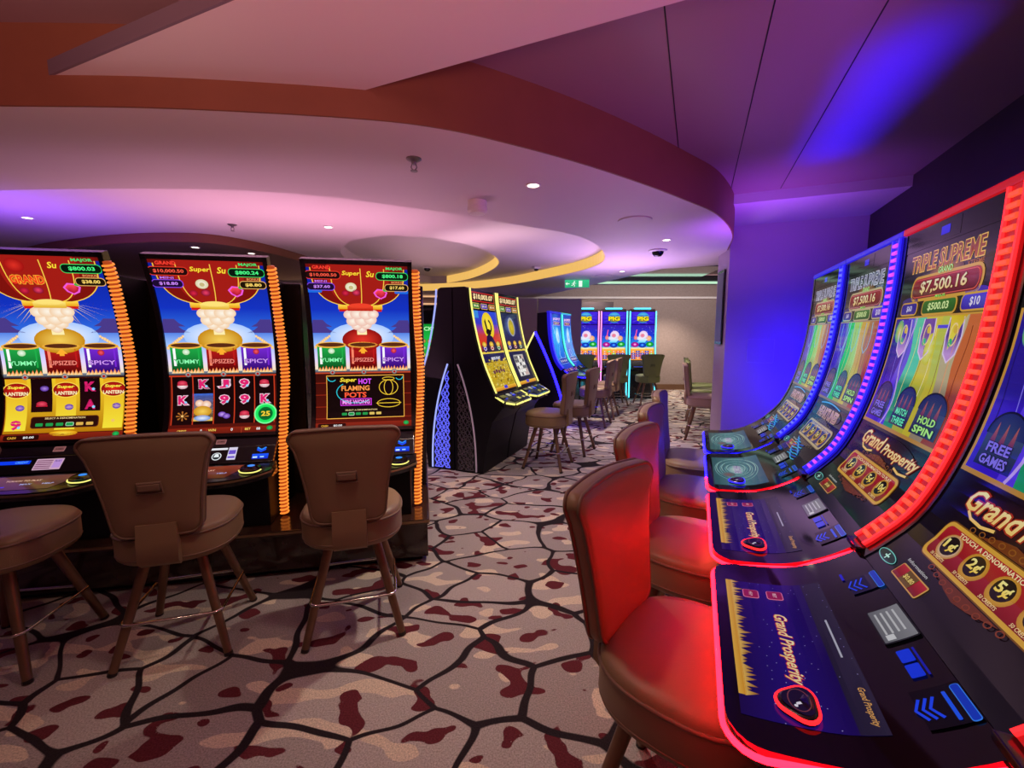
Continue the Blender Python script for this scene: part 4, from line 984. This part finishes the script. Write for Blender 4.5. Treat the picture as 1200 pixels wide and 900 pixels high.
def jmachine(label, loc, rz, top, topm, band, rung, edge, edge_side, art, dart, group, sg=1):
    t = thing('slot_machine', label, 'slot machine', loc, rz, group)
    side = [(y+.02, z) for y, z in RC.pts]
    body = [(.43, .0)]+[(.43, .70), (.445, .845)]+side[3:]+[(.72, 1.815), (.92, 1.80), (.92, .0)]
    MB().prism(body, *sorted((-sg*.295, sg*.325)), 'x').build('cabinet', M['blackmatte'], t)
    mb = MB(); RC.strip(-sg*.30, -sg*.27, -.02, .004, mb=mb); RC.strip(-.272, .302, -.02, -.001, mb=mb); mb.build('bezel', M['black'], t, True, 40)
    art.build('screen', RC.map, t, RC.s[1:-1])
    # ladder of light down one side
    s0 = .018
    bd = RC.strip(sg*.303, sg*.378, -.04, .010, s0, RC.L, MB()).build('light_band', band, t)
    mb = MB()
    RC.strip(sg*.306, sg*.314, .010, .016, s0, RC.L, mb); RC.strip(sg*.367, sg*.375, .010, .016, s0, RC.L, mb); mb.build('band_edge', top, bd)
    mb = MB(); n = 36
    for k in range(n):
        s = s0+.012+(RC.L-s0-.02)*(k+.5)/n; y, z, nr = RC.at(s)
        X = Matrix.Translation((sg*.3405, y+nr[0]*.013, z+nr[1]*.013)) @ Matrix.Rotation(math.atan2(nr[1], -nr[0]), 4, 'X')
        X = Matrix.Translation((sg*.3405, y+nr[0]*.013, z+nr[1]*.013)) @ Matrix(((1, 0, 0, 0), (0, nr[0], -nr[1], 0), (0, nr[1], nr[0], 0), (0, 0, 0, 1)))
        mb.box((0, 0, 0), (.044, .012, .0125), M=X, bevel=.003)
    mb.build('rungs', rung, bd)
    MB().box((sg*.34, .437, .868), (.08, .028, .016), bevel=.003).build('band_foot', M['black'], bd)
    # lit cap on top
    mb = MB(); mb.box((sg*.038, .712, 1.815), (.68, .06, .024), bevel=.006); mb.build('top_light', topm, t)
    mb = MB()
    for dx in (-.008, .008): mb.box((sg*.038, .712+dx*2, 1.829), (.68, .006, .004))
    mb.build('top_light_rib', top, t)
    # button deck
    def outline(k, inset):
        P = []; hw = .328-inset; r = .065; yf = .078+inset
        P.append((hw, .432)); P.append((hw, .30)); P.append((hw, yf+r))
        P += [(hw-r+r*math.cos(a), yf+r-r*math.sin(a)) for a in [R(15*j) for j in range(1, 7)]]
        P += [(x*(hw-r), yf) for x in (.5, 0, -.5)]
        P += [(-hw+r-r*math.sin(a), yf+r-r*math.cos(a)) for a in [R(15*j) for j in range(0, 7)]]
        P += [(-hw, .30), (-hw, .432)]
        return P
    def zdeck(y):
        y = max(.078, min(.4369, y)); p = DC.pts
        for (ya, za), (yb, zb) in zip(p[:-1], p[1:]):
            if ya <= y <= yb: return za+(zb-za)*(y-ya)/(yb-ya)
        return p[-1][1]
    # top surface as rows across the outline so that it follows the dished profile
    mb = MB(); bm = mb.bm; rows = []
    ys = [.078, .084, .095, .11, .126, .143]+[.143+(.437-.143)*k/12 for k in range(1, 13)]
    def halfw(y, ins=0):
        r = .065; d = y-.078
        return .328-ins if d >= r else .328-ins-r+math.sqrt(max(0, r*r-(r-d)**2))
    xsn = 9
    T = [[(halfw(y)*(2*i/(xsn-1)-1), y, zdeck(y)) for i in range(xsn)] for y in ys]
    tv = [[bm.verts.new(p) for p in row] for row in T]
    bv = [[bm.verts.new((p[0]*.985, p[1]+.012*(1 if p[1] < .2 else 0), p[2]-.042)) for p in row] for row in T]
    for a_, up in ((tv, 1), (bv, 0)):
        for r0, r1 in zip(a_[:-1], a_[1:]):
            for i in range(xsn-1):
                q = (r0[i], r0[i+1], r1[i+1], r1[i]); bm.faces.new(q if up else q[::-1])
    rim = [tv[0][i] for i in range(xsn)]+[r_[-1] for r_ in tv[1:]]+[tv[-1][i] for i in range(xsn-2, -1, -1)]+[r_[0] for r_ in tv[-2:0:-1]]
    rib = [bv[0][i] for i in range(xsn)]+[r_[-1] for r_ in bv[1:]]+[bv[-1][i] for i in range(xsn-2, -1, -1)]+[r_[0] for r_ in bv[-2:0:-1]]
    for i in range(len(rim)): j = (i+1) % len(rim); bm.faces.new((rim[j], rim[i], rib[i], rib[j]))
    bmesh.ops.recalc_face_normals(bm, faces=bm.faces[:])
    dk = mb.build('button_deck', M['glass'], t, True, 45)
    dart.build('deck_display', lambda x, y, o: DC.map(x, min(DC.L, y), o), t, DC.s[1:-1])
    ol = outline(1, -.004)
    P = [(x, y, zdeck(y)-.016) for x, y in ol]
    MB().tube(P[:10], .0055, 8).build('edge_light', edge_side, t, True)
    MB().tube(P[9:], .0055, 8).build('edge_light', edge, t, True)
    # shield-shaped spin button
    mb = MB(); cx, cy = .215, .205
    sh = [(cx+(.043-.005*math.cos(3*(a+.55)))*math.cos(a)*.95, cy+(.033-.004*math.cos(3*(a+.55)))*math.sin(a)) for a in [2*PI*i/30 for i in range(30)]]
    ze = lambda y: zdeck(y)
    mb.loft([[(cx+(x-cx)*k, cy+(y-cy)*k, ze(y)+h) for x, y in sh] for k, h in [(1, .0), (1, .010), (.88, .014), (.4, .014), (.02, .014)]])
    sb = mb.build('spin_button', M['black'], t, True, 50)
    MB().tube([(x, y, ze(y)+.009) for x, y in sh], .0035, 6, True).build('lit_ring', top, sb)
    g = Art(); g.gain = .7
    g.poly([(x, y) for x, y in [(cx+(x-cx)*.80, cy+(y-cy)*.78) for x, y in sh]], '#1c1030'); g.up()
    g.text('?', cx+.008, cy, .026, '#e8e0f0', bold=.03, rot=.9); g.ring(cx, cy, .028, .019, .002, '#7a3a48')
    g.build('lit_symbol', lambda x, y, o: Vector((x, y, ze(cy)+.0150+(y-cy)*.1+o)), sb, [], .0004)
    # lower cabinet front
    MB().box((0, .40, .36), (.58, .14, .70), bevel=.015).build('lower_door', M['black'], t)
    return t
A_gp = rainbow_art(True, 'gp'); A_ht = rainbow_art(False, 'ht'); D_w = deck_art(True); D_c = deck_art(False)
G_R = 'right row of curved slot machines'
tc = [1.109, 1.788, 2.467, 3.147]
jmachine('nearest red edged curved slot machine, cut off by the right border', rd(tc[0], 0), -112.7, M['red_rib'], M['red_lo'], M['red_lo'], M['red_rung'], M['red'], M['red'], A_gp, D_w, G_R)
jmachine('red edged curved slot machine showing a whole screen, second in the right row', rd(tc[1], 0), -112.7, M['red_rib'], M['red_lo'], M['red_lo'], M['red_rung'], M['red'], M['red'], A_gp, D_w, G_R)
jmachine('blue edged curved slot machine with a purple ladder light, beside the red edged pair', rd(tc[2], 0), -112.7, M['blue_rib'], M['blue_lo'], M['blue_lo'], M['mag_rung'], M['blue'], M['red'], A_ht, D_c, G_R)
jmachine('blue edged curved slot machine at the far end of the right row', rd(tc[3], 0), -112.7, M['blue_rib'], M['blue_lo'], M['blue_lo'], M['blue_rung'], M['blue'], M['blue'], A_ht, D_c, G_R)
# the pair across the aisle
def aqua_art(k):
    a = Art(W=SW, H=RC.L, x0=SX); L = RC.L; x0, x1 = SX-SW/2, SX+SW/2; rnd = random.Random(k)
    a.grad(x0, x1, [(0, '#1a3ab8'), (.3, '#1a6ad8'), (.6, '#3aa8f0'), (.85, '#2a58d0'), (L, '#2a1aa0')]); a.up()
    for j in range(26):
        xx = rnd.uniform(x0+.03, x1-.03); y = rnd.uniform(.1, .75); a.line([(max(x0, min(x1, xx+.03*math.sin(i*.9+j))), y+.025*i) for i in range(7)], rnd.uniform(.004, .014), rnd.choice(['#8ae0ff', '#2a3ad8', '#d0f4ff', '#1aa0e0', '#4a2ac0']))
    a.up(); a.ell(SX, .62, .11, .15, '#f0fbff', '#5ab8f0'); a.up(); a.ell(SX+.03, .58, .06, .09, '#8aa8ff', '#c8f0ff')
    a.up(); a.text('JACKPOT', SX, .90, .05, '#ffd0f0', w=.42, bold=.03, ol='#7a2ad8'); a.l = 4
    a.rr(SX, .83, .38, .05, .02, '#5a1060', '#f0a0ff', .006); a.up(); a.text('$7,500.16', SX, .83, .03, '#ffe0a0', w=.25)
    a.l = 3; a.rr(SX, .16, .4, .1, .02, '#1a1a80', '#a0c8ff', .006); a.up()
    for j in range(4): a.ell(SX-.14+.093*j, .16, .032, .03, '#ffe8a0', '#3a6ae0')
    return a
G_B = 'blue curved machines across the aisle'
jmachine('blue edged curved machine across the aisle, its screen seen edge on', rd(7.40, -1.58), 67.3, M['blue_rib'], M['blue_lo'], M['blue_lo'], M['blue_rung'], M['blue'], M['blue'], aqua_art(1), D_c, G_B, -1)
jmachine('cyan edged curved machine beside the three far machines', rd(8.08, -1.58), 67.3, M['green'], M['cyan_lo'], M['cyan_lo'], M['cyan'], M['cyan'], M['green'], aqua_art(2), D_c, G_B, -1)

# ------------------------------------------------------------------ yellow edged bank, back to back
YC = Curve([(.345, .85), (.40, .97), (.47, 1.13), (.53, 1.32), (.585, 1.55), (.62, 1.75), (.635, 1.91)], 22)
def yellow_art(k):
    a = Art(W=.58, H=YC.L); L = YC.L; h = .29
    a.grad(-h, h, [(0, '#181018'), (.4*L, '#14203a'), (.5*L, '#14102a'), (L, '#080610')]); a.up()
    a.rect(-h+.02, .885*L, h-.02, .975*L, '#c8281e'); a.up(); a.rect(-h+.03, .895*L, h-.03, .965*L, '#1c0808', '#3a100c'); a.up(); a.text('$10,003.07', 0, .93*L, .060, '#ffe9b0', w=.46, bold=.03, ol='#c86a1a')
    a.l = 1
    for j, (x, c, s) in enumerate(((-.19, '#1e7a2a', '$806.82'), (0, '#4a2ab0', '$55.14'), (.19, '#a0501a', '$20.16'))): a.rr(x, .845*L, .15, .050, .01, c, '#f0c860', .005); a.text(s, x, .845*L, .026, '#fff4c0', w=.11, bold=.03)
    a.l = 1
    if k == 0:
        a.grad(-h+.01, h-.01, [(.40*L, '#3a1030'), (.50*L, '#d83a1a'), (.57*L, '#c83a3a'), (.68*L, '#3a3ac0'), (.80*L, '#2a4ad8')]); a.up()
        a.ell(.02, .66*L, .14, .145, '#ffe84a', '#e8c81a'); a.up()
        a.poly([(-.13, .40*L), (-.10, .50*L), (-.06, .56*L), (.0, .575*L), (.07, .55*L), (.12, .48*L), (.15, .40*L)], '#241040'); a.up()
        a.ring(.03, .655*L, .07, .075, .026, '#1c0c14', a0=-2.6, a1=1.4); a.ell(.0, .595*L, .06, .035, '#1c0c14'); a.poly([(-.04, .60*L), (-.06, .70*L), (-.03, .73*L), (-.01, .64*L)], '#1c0c14')
        a.rect(-.27, .73*L, -.17, .80*L, '#3a8ae0'); a.up()
        cs = ('#5a3ad8', '#d83a3a', '#2aa84a')
    else:
        a.grad(-h+.01, h-.01, [(.40*L, '#2a1c3a'), (.6*L, '#2a2a60'), (.80*L, '#1a1a4a')]); a.up()
        a.ell(-.02, .66*L, .19, .14, '#5a6ac0', '#20244a'); a.up(); a.ell(.0, .655*L, .10, .115, '#d8d8d0', '#9a9aa8'); a.up(); a.ell(.0, .65*L, .078, .092, '#e0c830', '#b09a18'); a.up()
        for q in (-.6, 0, .6): a.line([(.07*math.sin(q), .56*L), (.03*math.sin(q), .74*L)], .006, '#8a7a18')
        cs = ('#5a4ad0', '#c8403a', '#3a9a3a')
    for x, c in zip((-.17, .0, .17), cs):
        a.l = 4; a.ell(x, .45*L, .058, .058, c, '#20102a'); a.up(); a.ell(x, .475*L, .05, .03, '#ffe060', '#c08a1a'); a.ring(x, .435*L, .035, .02, .008, '#f0e0d0')
    a.l = 2; a.rect(-h+.01, .385*L, h-.01, .405*L, '#e8c84a')
    if k == 0:
        rnd = random.Random(2); a.rect(-h+.01, .05*L, h-.01, .30*L, '#b8981a', '#c8a828'); a.rect(-h+.01, .30*L, h-.01, .385*L, '#241c50'); a.up()
        for j in range(150): x, y = rnd.uniform(-h+.03, h-.03), rnd.uniform(.06, .33)*L; a.ell(x, y, .02, .013, rnd.choice(['#ffe44a', '#d8b020', '#8a6a0a', '#fff08a']), rnd.choice(['#a8861a', '#6a5008', '#c8a020']), n=10)
        a.up(); a.text('PRESS START', .02, .335*L, .028, '#f0f0ff', w=.22, bold=.03)
        for j in range(5): a.ell(-.13+.06*j, .20*L+.01*(j % 2), .026, .02, '#8a3a3a', '#3a2a4a')
    else:
        a.rect(-h+.01, .05*L, h-.01, .385*L, '#181a30', '#20224a'); a.up(); a.rect(-.15, .10*L, .15, .345*L, '#b8b4b0'); a.up()
        rnd = random.Random(4)
        for i in range(6):
            for j in range(5): a.rect(-.138+.056*j, (.108+.038*i)*L, -.092+.056*j, (.140+.038*i)*L, rnd.choice(['#f0eee8', '#e0dcd8', '#4a4850', '#c8a8a0']))
    a.l = 2; a.rect(-h+.01, .015*L, h-.01, .05*L, '#c87a1a', '#e8b83a'); a.up(); a.rr(0, .04*L, .08, .03, .005, '#3a3ad0', '#8a8af0', .002)
    return a
def lattice(mb, x, poly_in, y0, z0, ny, nz, s, th=.006):
    """triangular fretwork of small bars kept inside an outline"""
    h = s*math.sqrt(3)/2
    for i in range(-2, nz):
        for j in range(-2, ny):
            p = (y0+j*s+(i % 2)*s/2, z0+i*h)
            nb = [(p[0]+s, p[1]), (p[0]+s/2, p[1]+h), (p[0]-s/2, p[1]+h)]
            for k, q in enumerate(nb):
                if (i+j+k) % 3 == 0 and k == 0: continue
                m_ = ((p[0]+q[0])/2, (p[1]+q[1])/2)
                if poly_in(*p) and poly_in(*q):
                    l = s; a = math.atan2(q[1]-p[1], q[0]-p[0])
                    X = Matrix.Translation((x, m_[0], m_[1])) @ Matrix.Rotation(a, 4, 'X')
                    mb.box((0, 0, 0), (th, l, th), M=X)
def yellow_machine(label, loc, rz, led, art, panel, glow, tubem, group, ps=-1):
    """ps: which side carries the fretwork end panel (-1 / +1), 0 for none"""
    t = thing('slot_machine', label, 'slot machine', loc, rz, group)
    side = [(y+.012, z) for y, z in YC.pts]
    body = [(.49, 0), (.46, .22), (.38, .55), (.27, .70), (.33, .83)]+side+[(.68, 1.925), (.815, 1.925), (.815, 0)]
    MB().prism(body, -.318, .318, 'x', bevel=.004).build('cabinet', M['blackmatte'], t)
    art.build('screen', YC.map, t, YC.s[1:-1])
    for sx in (-1, 1):
        P = [(sx*.306, y+nr[0]*.012, z+nr[1]*.012) for y, z, nr in [YC.at(s) for s in YC.s]]
        MB().tube(P, .0095, 8).build('light_strip', led, t, True)
    # console
    top = [(-.31, .36, .835), (-.31, .24, .775), (-.22, .16, .752), (.22, .16, .752), (.31, .24, .775), (.31, .36, .835)]
    bot = [(x*.98, y+.02, z-.06) for x, y, z in top]
    MB().loft([bot, top]).build('console', M['black'], t)
    sl = math.atan2(.083, .2); X = Matrix.Translation((0, .16, .753)) @ Matrix.Rotation(sl, 4, 'X')
    a = Art(); a.rect(-.26, .13, -.15, .19, '#15151c'); a.rect(-.10, .13, -.03, .185, '#7a7a80', '#a0a0a8'); a.rect(.0, .12, .06, .15, '#1a30e8'); a.rect(.02, .16, .05, .19, '#2a50f0'); a.rect(-.24, .10, -.19, .115, '#2038e0'); a.rect(.12, .12, .26, .19, '#12121c'); a.up()
    a.poly([(-.16, .03), (.18, .03), (.20, .095), (-.18, .095)], '#2a2a30')
    for x in (.14, .24): a.ell(x, .06, .03, .016, '#fff6b0', '#f0e060')
    a.rect(-.02, .045, .05, .085, '#f0e860')
    a.build('button_panel', lambda x, y, o: X @ Vector((x, y, o)), t, [])
    mb = MB()
    for p, q in zip(top[:-1], top[1:]):
        p, q = Vector(p), Vector(q); n = 2 if (q-p).length > .3 else 1
        for k in range(n):
            A = p.lerp(q, (k+.1)/n); B = p.lerp(q, (k+.9)/n); mb.tube([A+Vector((0, -.004, -.012)), B+Vector((0, -.004, -.012))], .010, 8)
    mb.build('console_light', led, t, True)
    if ps:
        # pointed half arch of fretwork on the end of the bank
        xs = ps*.322
        arc = [(.555+.205*(i/14)**2.2, .02+1.12*(i/14)) for i in range(15)]
        def inside(y, z):
            if z < .03 or z > 1.12 or y > .775: return False
            u = (z-.02)/1.12; return y > .555+.205*u**2.2+.012
        MB().prism([(y, z) for y, z in arc]+[(.778, 1.14), (.778, .02)], xs, xs+ps*.006, 'x').build('end_panel', M['black'], t)
        mb = MB(); lattice(mb, xs+ps*.010, inside, .54, .03, 9, 30, .046, .0075); mb.build('fretwork', glow, t)
        MB().tube([(xs+ps*.012, y, z) for y, z in arc], .009, 8).build('arch_light', tubem, t, True)
    return t
G_Y = 'bank with yellow light strips'
rY = [4.285, 4.945]
YA0, YA1 = yellow_art(0), yellow_art(1)
for sgn, dd, led, lab0, lab1, glow, tube_ in [
    (1, -1.50, M['yellow'], 'yellow edged slot machine with a full moon picture and gold coins, nearer of the pair', 'yellow edged slot machine with a grid of pale tiles, farther of the pair', mat('fretwork_dark', (.10, .08, .10), .5), M['lavdim']),
    (-1, -3.14, M['lav'], 'slot machine with blue glowing fretwork on its end, behind the yellow edged pair', 'blue edged slot machine hidden behind the yellow edged pair', M['blue_glow'], M['lav'])]:
    for r_, lab, first in ((rY[0], lab0, True), (rY[1], lab1, False)):
        yellow_machine(lab, rd(r_, dd), 67.3 if sgn > 0 else 247.3, led, YA0 if first else YA1, None, glow, tube_, G_Y if sgn > 0 else 'blue edged machines behind the yellow bank', (-1 if sgn > 0 else 1) if first else 0)
# pointed end panel of the next bank along
t = thing('bank_end_panel', 'pointed black panel with a blue and a yellow lit edge behind the yellow bank', 'panel', rd(6.62, -2.36), 67.3)
# local x along the row, y away from the aisle
prof = [(.52*(1-(i/16)**1.5), .02+1.46*(i/16)) for i in range(17)]
MB().prism([(-y, z) for y, z in prof]+[(y, z) for y, z in prof[-2::-1]], -.04, .04, 'x').build('panel', M['blackmatte'], t)
MB().tube([(-.045, -y-.004, z) for y, z in prof], .020, 8).build('edge_light', M['blue'], t, True)
MB().tube([(-.045, y+.004, z) for y, z in prof], .014, 8).build('edge_light', M['yellow'], t, True)

# ------------------------------------------------------------------ three far machines
FC = Curve([(.20, .87), (.235, 1.1), (.255, 1.35), (.25, 1.65)], 14)
def far_art(k, green=False):
    a = Art(W=.52, H=FC.L); L = FC.L; h = .26; rnd = random.Random(k)
    if green:
        a.grad(-h, h, [(0, '#0a5a1a'), (.5*L, '#1ec84a'), (L, '#0a8a2a')]); a.up()
        a.text('LUCKY', 0, .88*L, .08, '#b0ffb0', w=.4, bold=.03, ol='#065a1a'); a.l = 2
        for i in range(3):
            for j in range(4): a.ell(-.18+.12*j, (.2+.18*i)*L, .05, .05, rnd.choice(['#e0ffb0', '#ff9a5a', '#5ad8ff', '#f0f060']), '#0a7a2a')
        return a
    a.grad(-h, h, [(0, '#f0a040'), (.10*L, '#ff7a3a'), (.30*L, '#ffb03a'), (.34*L, '#fff4a0'), (.38*L, '#2a9af0'), (.7*L, '#1a3ad8'), (L, '#3a1ab8')]); a.up()
    for j in range(26): x, y = rnd.uniform(-h+.01, h-.01), rnd.uniform(.6, .98)*L; a.ell(x, y, .007, .007, rnd.choice(['#8ad0ff', '#e0a0ff', '#ffffff']), '#2a3ad8', n=8)
    # soft pink and white cloud burst
    a.up(); a.ell(.02, .70*L, .10, .105, '#ffffff', '#e8c8f0'); a.ell(-.03, .62*L, .10, .05, '#ffffff', '#b8d8ff'); a.ell(.14, .62*L, .06, .06, '#ffd0a0', '#e89a6a'); a.ell(-.15, .64*L, .04, .05, '#ffb0a0', '#e06a6a')
    a.line([(-.16, .62*L), (-.13, .86*L)], .022, '#ff5a9a'); a.up(); a.ell(.0, .70*L, .05, .045, '#f06a8a', '#e8a0b8')
    a.poly([(-.12, .50*L), (.05, .50*L), (.12, .60*L), (-.03, .60*L)], ['#5ad8ff', '#5ad8ff', '#d8f8ff', '#d8f8ff'])
    for x, y, c, c2 in ((-.165, .44, '#e01ab0', '#8a0a80'), (.0, .425, '#1a5af0', '#0a2a9a'), (.165, .45, '#2ad84a', '#0a7a2a')):
        a.l = 3; a.ell(x, y*L, .085, .058, c, c2); a.up(); a.ell(x, y*L+.004, .034, .028, '#ffc8f0' if x < 0 else '#5ab8ff' if x == 0 else '#c8ffd0', c); a.rect(x-.06, y*L-.09, x+.06, y*L-.075, '#fff0c0')
    a.l = 2
    for i in range(4):
        for j in range(5):
            c = rnd.choice(['#1a2a9a', '#2a3ab8', '#ff6a3a', '#ffa050', '#9ad83a', '#2030a8']); x = -.20+.10*j; y = (.055+.062*i)*L
            if i < 3 or j % 2: a.rect(x-.044, y-.018, x+.044, y+.020, c); 
            a.l = 3; a.rect(x-.012, y-.010, x+.012, y+.012, '#c8d8ff'); a.l = 2
    a.l = 4; a.ell(.20, .035*L, .045, .03, '#ffe060', '#c88a1a')
    return a
def logo_art():
    a = Art(); a.rect(-.26, -.135, .26, .135, '#2a10c0', '#4a28e8'); a.up()
    for k in range(10): q = PI*2*k/10; a.poly([(0, 0), (.30*math.cos(q-.1), .16*math.sin(q-.1)), (.30*math.cos(q+.1), .16*math.sin(q+.1))], ['#6a5af8', '#3a20d8', '#3a20d8'])
    a.it[-10:] = [([(max(-.26, min(.26, x)), max(-.135, min(.135, y))) for x, y in V], F_, c, l) for V, F_, c, l in a.it[-10:]]
    a.up(); a.ell(0, .01, .135, .118, '#7ad8f8', '#2a9ae0'); a.up(); a.ell(0, -.03, .13, .06, '#f0e030', '#0a2a60'); a.up(); a.rect(-.10, .045, .10, .062, '#2060c0'); a.up()
    a.text('PIG', .0, -.012, .085, '#ffe818', w=.24, bold=.05, ol='#181008', ob=.11)
    return a
LOGO = logo_art()
def far_machine(label, loc, rz, art, strips, logo, group, topm):
    t = thing('slot_machine', label, 'slot machine', loc, rz, group)
    body = [(.22, 0), (.22, .62), (.10, .70), (.10, .74), (.18, .84)]+[(y+.015, z) for y, z in FC.pts]+[(.265, 1.96), (.30, 2.0), (.62, 2.0), (.62, 0)]
    MB().prism(body, -.275, .275, 'x', bevel=.006).build('cabinet', M['black'], t)
    art.build('screen', FC.map, t, FC.s[1:-1])
    if logo: LOGO.build('topper_screen', lambda x, y, o: Vector((x, .262-o, 1.80+y)), t, [])
    else: MB().box((0, .262, 1.8), (.5, .01, .26), bevel=.003).build('topper_panel', M['glass'], t)
    MB().loft([[(-.27, .22, .66), (.27, .22, .66), (.24, .05, .68), (-.24, .05, .68)], [(-.27, .22, .78), (.27, .22, .78), (.24, .05, .715), (-.24, .05, .715)]]).build('console', M['black'], t)
    a = Art(); a.rect(-.2, .05, .1, .12, '#3a3a48'); a.ell(.17, .08, .035, .025, '#4a8aff', '#1a3ac8'); a.rect(-.22, .02, .1, .035, '#2a5ae0'); a.up(); a.rect(-.06, .06, .06, .11, '#8a8a90')
    a.build('button_panel', lambda x, y, o: Vector((x, .05+y, .717+y*.38+o)), t, [])
    MB().box((0, .33, 2.012), (.36, .10, .03), bevel=.008).build('top_light', topm, t)
    for sx, m_ in ((-1, strips[0]), (1, strips[1])):
        P = [(sx*.287, .17, .03), (sx*.287, .17, .62), (sx*.287, .155, .80)]+[(sx*.287, y-.01, z) for y, z in FC.pts[3:]]+[(sx*.287, .25, 1.95)]
        MB().tube(P, .014, 8).build('light_strip', m_, t, True)
    return t
G_F = 'three machines against the far wall'
for i, (x, lab, st) in enumerate([(1.64, 'leftmost of the three machines by the far wall, behind the cyan edged one', (M['blue'], M['magenta'])), (2.27, 'middle one of the three machines by the far wall with a round logo topper', (M['magenta'], M['cyan'])), (2.91, 'rightmost of the three machines by the far wall, standing clear beside the bare wall', (M['cyan'], M['cyan']))]):
    far_machine(lab, (x, 9.62, 0), -1, far_art(11+i), st, True, G_F, M['cyan'])
far_machine('distant slot machine with a green screen in the gap behind the left bank', (-1.74, 8.75, 0), 0, far_art(31, True), (M['blackmatte'], M['blackmatte']), False, 'distant machines behind the left bank', M['blackmatte'])

# ------------------------------------------------------------------ light
W = bpy.data.worlds.new('casino_ambience'); SC.world = W; W.use_nodes = True
W.node_tree.nodes['Background'].inputs['Color'].default_value = (.62, .34, .42, 1); W.node_tree.nodes['Background'].inputs['Strength'].default_value = .05
def area(name, loc, direction, sx, sy, col, power, spread=180):
    l = bpy.data.lights.new(name, 'AREA'); l.shape = 'RECTANGLE'; l.size = sx; l.size_y = sy; l.color = col; l.energy = power; l.spread = R(spread)
    o = bpy.data.objects.new(name, l); o.location = loc; o.rotation_euler = Vector(direction).to_track_quat('-Z', 'Y').to_euler(); COL.objects.link(o); return o
def spot(name, loc, target, col, power, ang=90, blend=.8, size=.06):
    l = bpy.data.lights.new(name, 'SPOT'); l.energy = power; l.color = col; l.spot_size = R(ang); l.spot_blend = blend; l.shadow_soft_size = size
    o = bpy.data.objects.new(name, l); o.location = loc; o.rotation_euler = (Vector(target)-Vector(loc)).to_track_quat('-Z', 'Y').to_euler(); COL.objects.link(o); return o
# added unseen spots overhead that brighten the near floor and stools
for (x, y, p) in [(-.5, 1.45, 30), (-1.9, .75, 12)]:
    spot('overhead_fill', (x, y, 2.50 if y > 1.1 else 2.68), (x, y+.10, 0), (1, .72, .58), p, 115, .8)
# added unseen fills tinting the ceiling; only the violet one is a machine-top glow
area('ceiling_fill_behind', (-1.0, -.2, 1.35), (0, .55, 1), 2.6, .5, (1, .40, .37), 30, 125)
area('ceiling_fill_left', (-2.0, 4.35, 1.0), (.05, -.15, 1), 2.6, .5, (.95, .44, .66), 30, 125)
area('bank_top_wash_violet', (-4.4, 3.6, 1.3), (-.1, .1, 1), 1.2, .6, (.30, .10, 1), 22, 125)
area('ceiling_fill_yellow', tuple(rd(4.6, -2.32, 1.94)), (.3, .3, 1), 1.3, .7, (.95, .60, .72), 6, 125)
area('ceiling_fill_right', tuple(rd(2.6, .8, 1.85)), DV*-1.5+Vector((0, 0, 1)), 2.0, .15, (.55, .12, 1), 8, 150)
area('ceiling_fill_far', (1.6, 6.2, 1.25), (-.2, -.2, 1), 1.0, 1.0, (.78, .46, 1), 20, 125)
spot('warm_ceiling_fill', (-1.5, .6, 1.7), (-1.45, 1.15, 2.72), (1, .74, .45), 15, 75, 1.)  # added unseen uplight warming a patch of the upper ceiling
# blue glow leaking upward and sideways from the machines at the right
area('blue_uplight', tuple(rd(3.25, .80, 1.87)), DV*-.08+Vector((0, 0, 1)), .06, 1.5, (.004, .0002, 1), 7, 40)
bpy.data.objects['blue_uplight'].rotation_euler = (PI, 0, -AL)
area('blue_back_glow', tuple(rd(4.75, .95, 1.05)), RV+DV*-.1, .3, 1.1, (.006, .0005, 1), 16, 165)
area('violet_soffit_wash', tuple(rd(4.3, .55, 1.75)), RV*.45+Vector((0, 0, 1)), .6, .4, (.36, .07, 1), 9, 120)  # added unseen wash that tints the soffit from below
area('far_wall_fill', (3.6, 9.5, 2.56), (0, 1, -.55), 4.6, .06, (1, .84, .80), 38, 170)  # added unseen light that brightens the far wall
area('recess_fill', (-1.3, 7.2, 2.2), (0, -.1, 1), 1.2, 2.4, (1, .55, .66), 5)  # added uplight brightening the raised ceiling recess, has no fitting
# ------------------------------------------------------------------ camera
cam = bpy.data.cameras.new('camera'); cam.sensor_width = 36; cam.lens = 515/1200*36; cam.clip_start = .02
co = bpy.data.objects.new('camera', cam); co.location = (0, 0, 1.45); co.rotation_euler = (R(90-6.5), 0, 0); COL.objects.link(co)
SC.camera = co
SC.view_settings.view_transform = 'Standard'; SC.view_settings.look = 'None'; SC.view_settings.exposure = 0.; SC.view_settings.gamma = 1.; SC.view_settings.use_curve_mapping = False
SC.cycles.use_denoising = True; SC.cycles.max_bounces = 8; SC.cycles.sample_clamp_indirect = 6
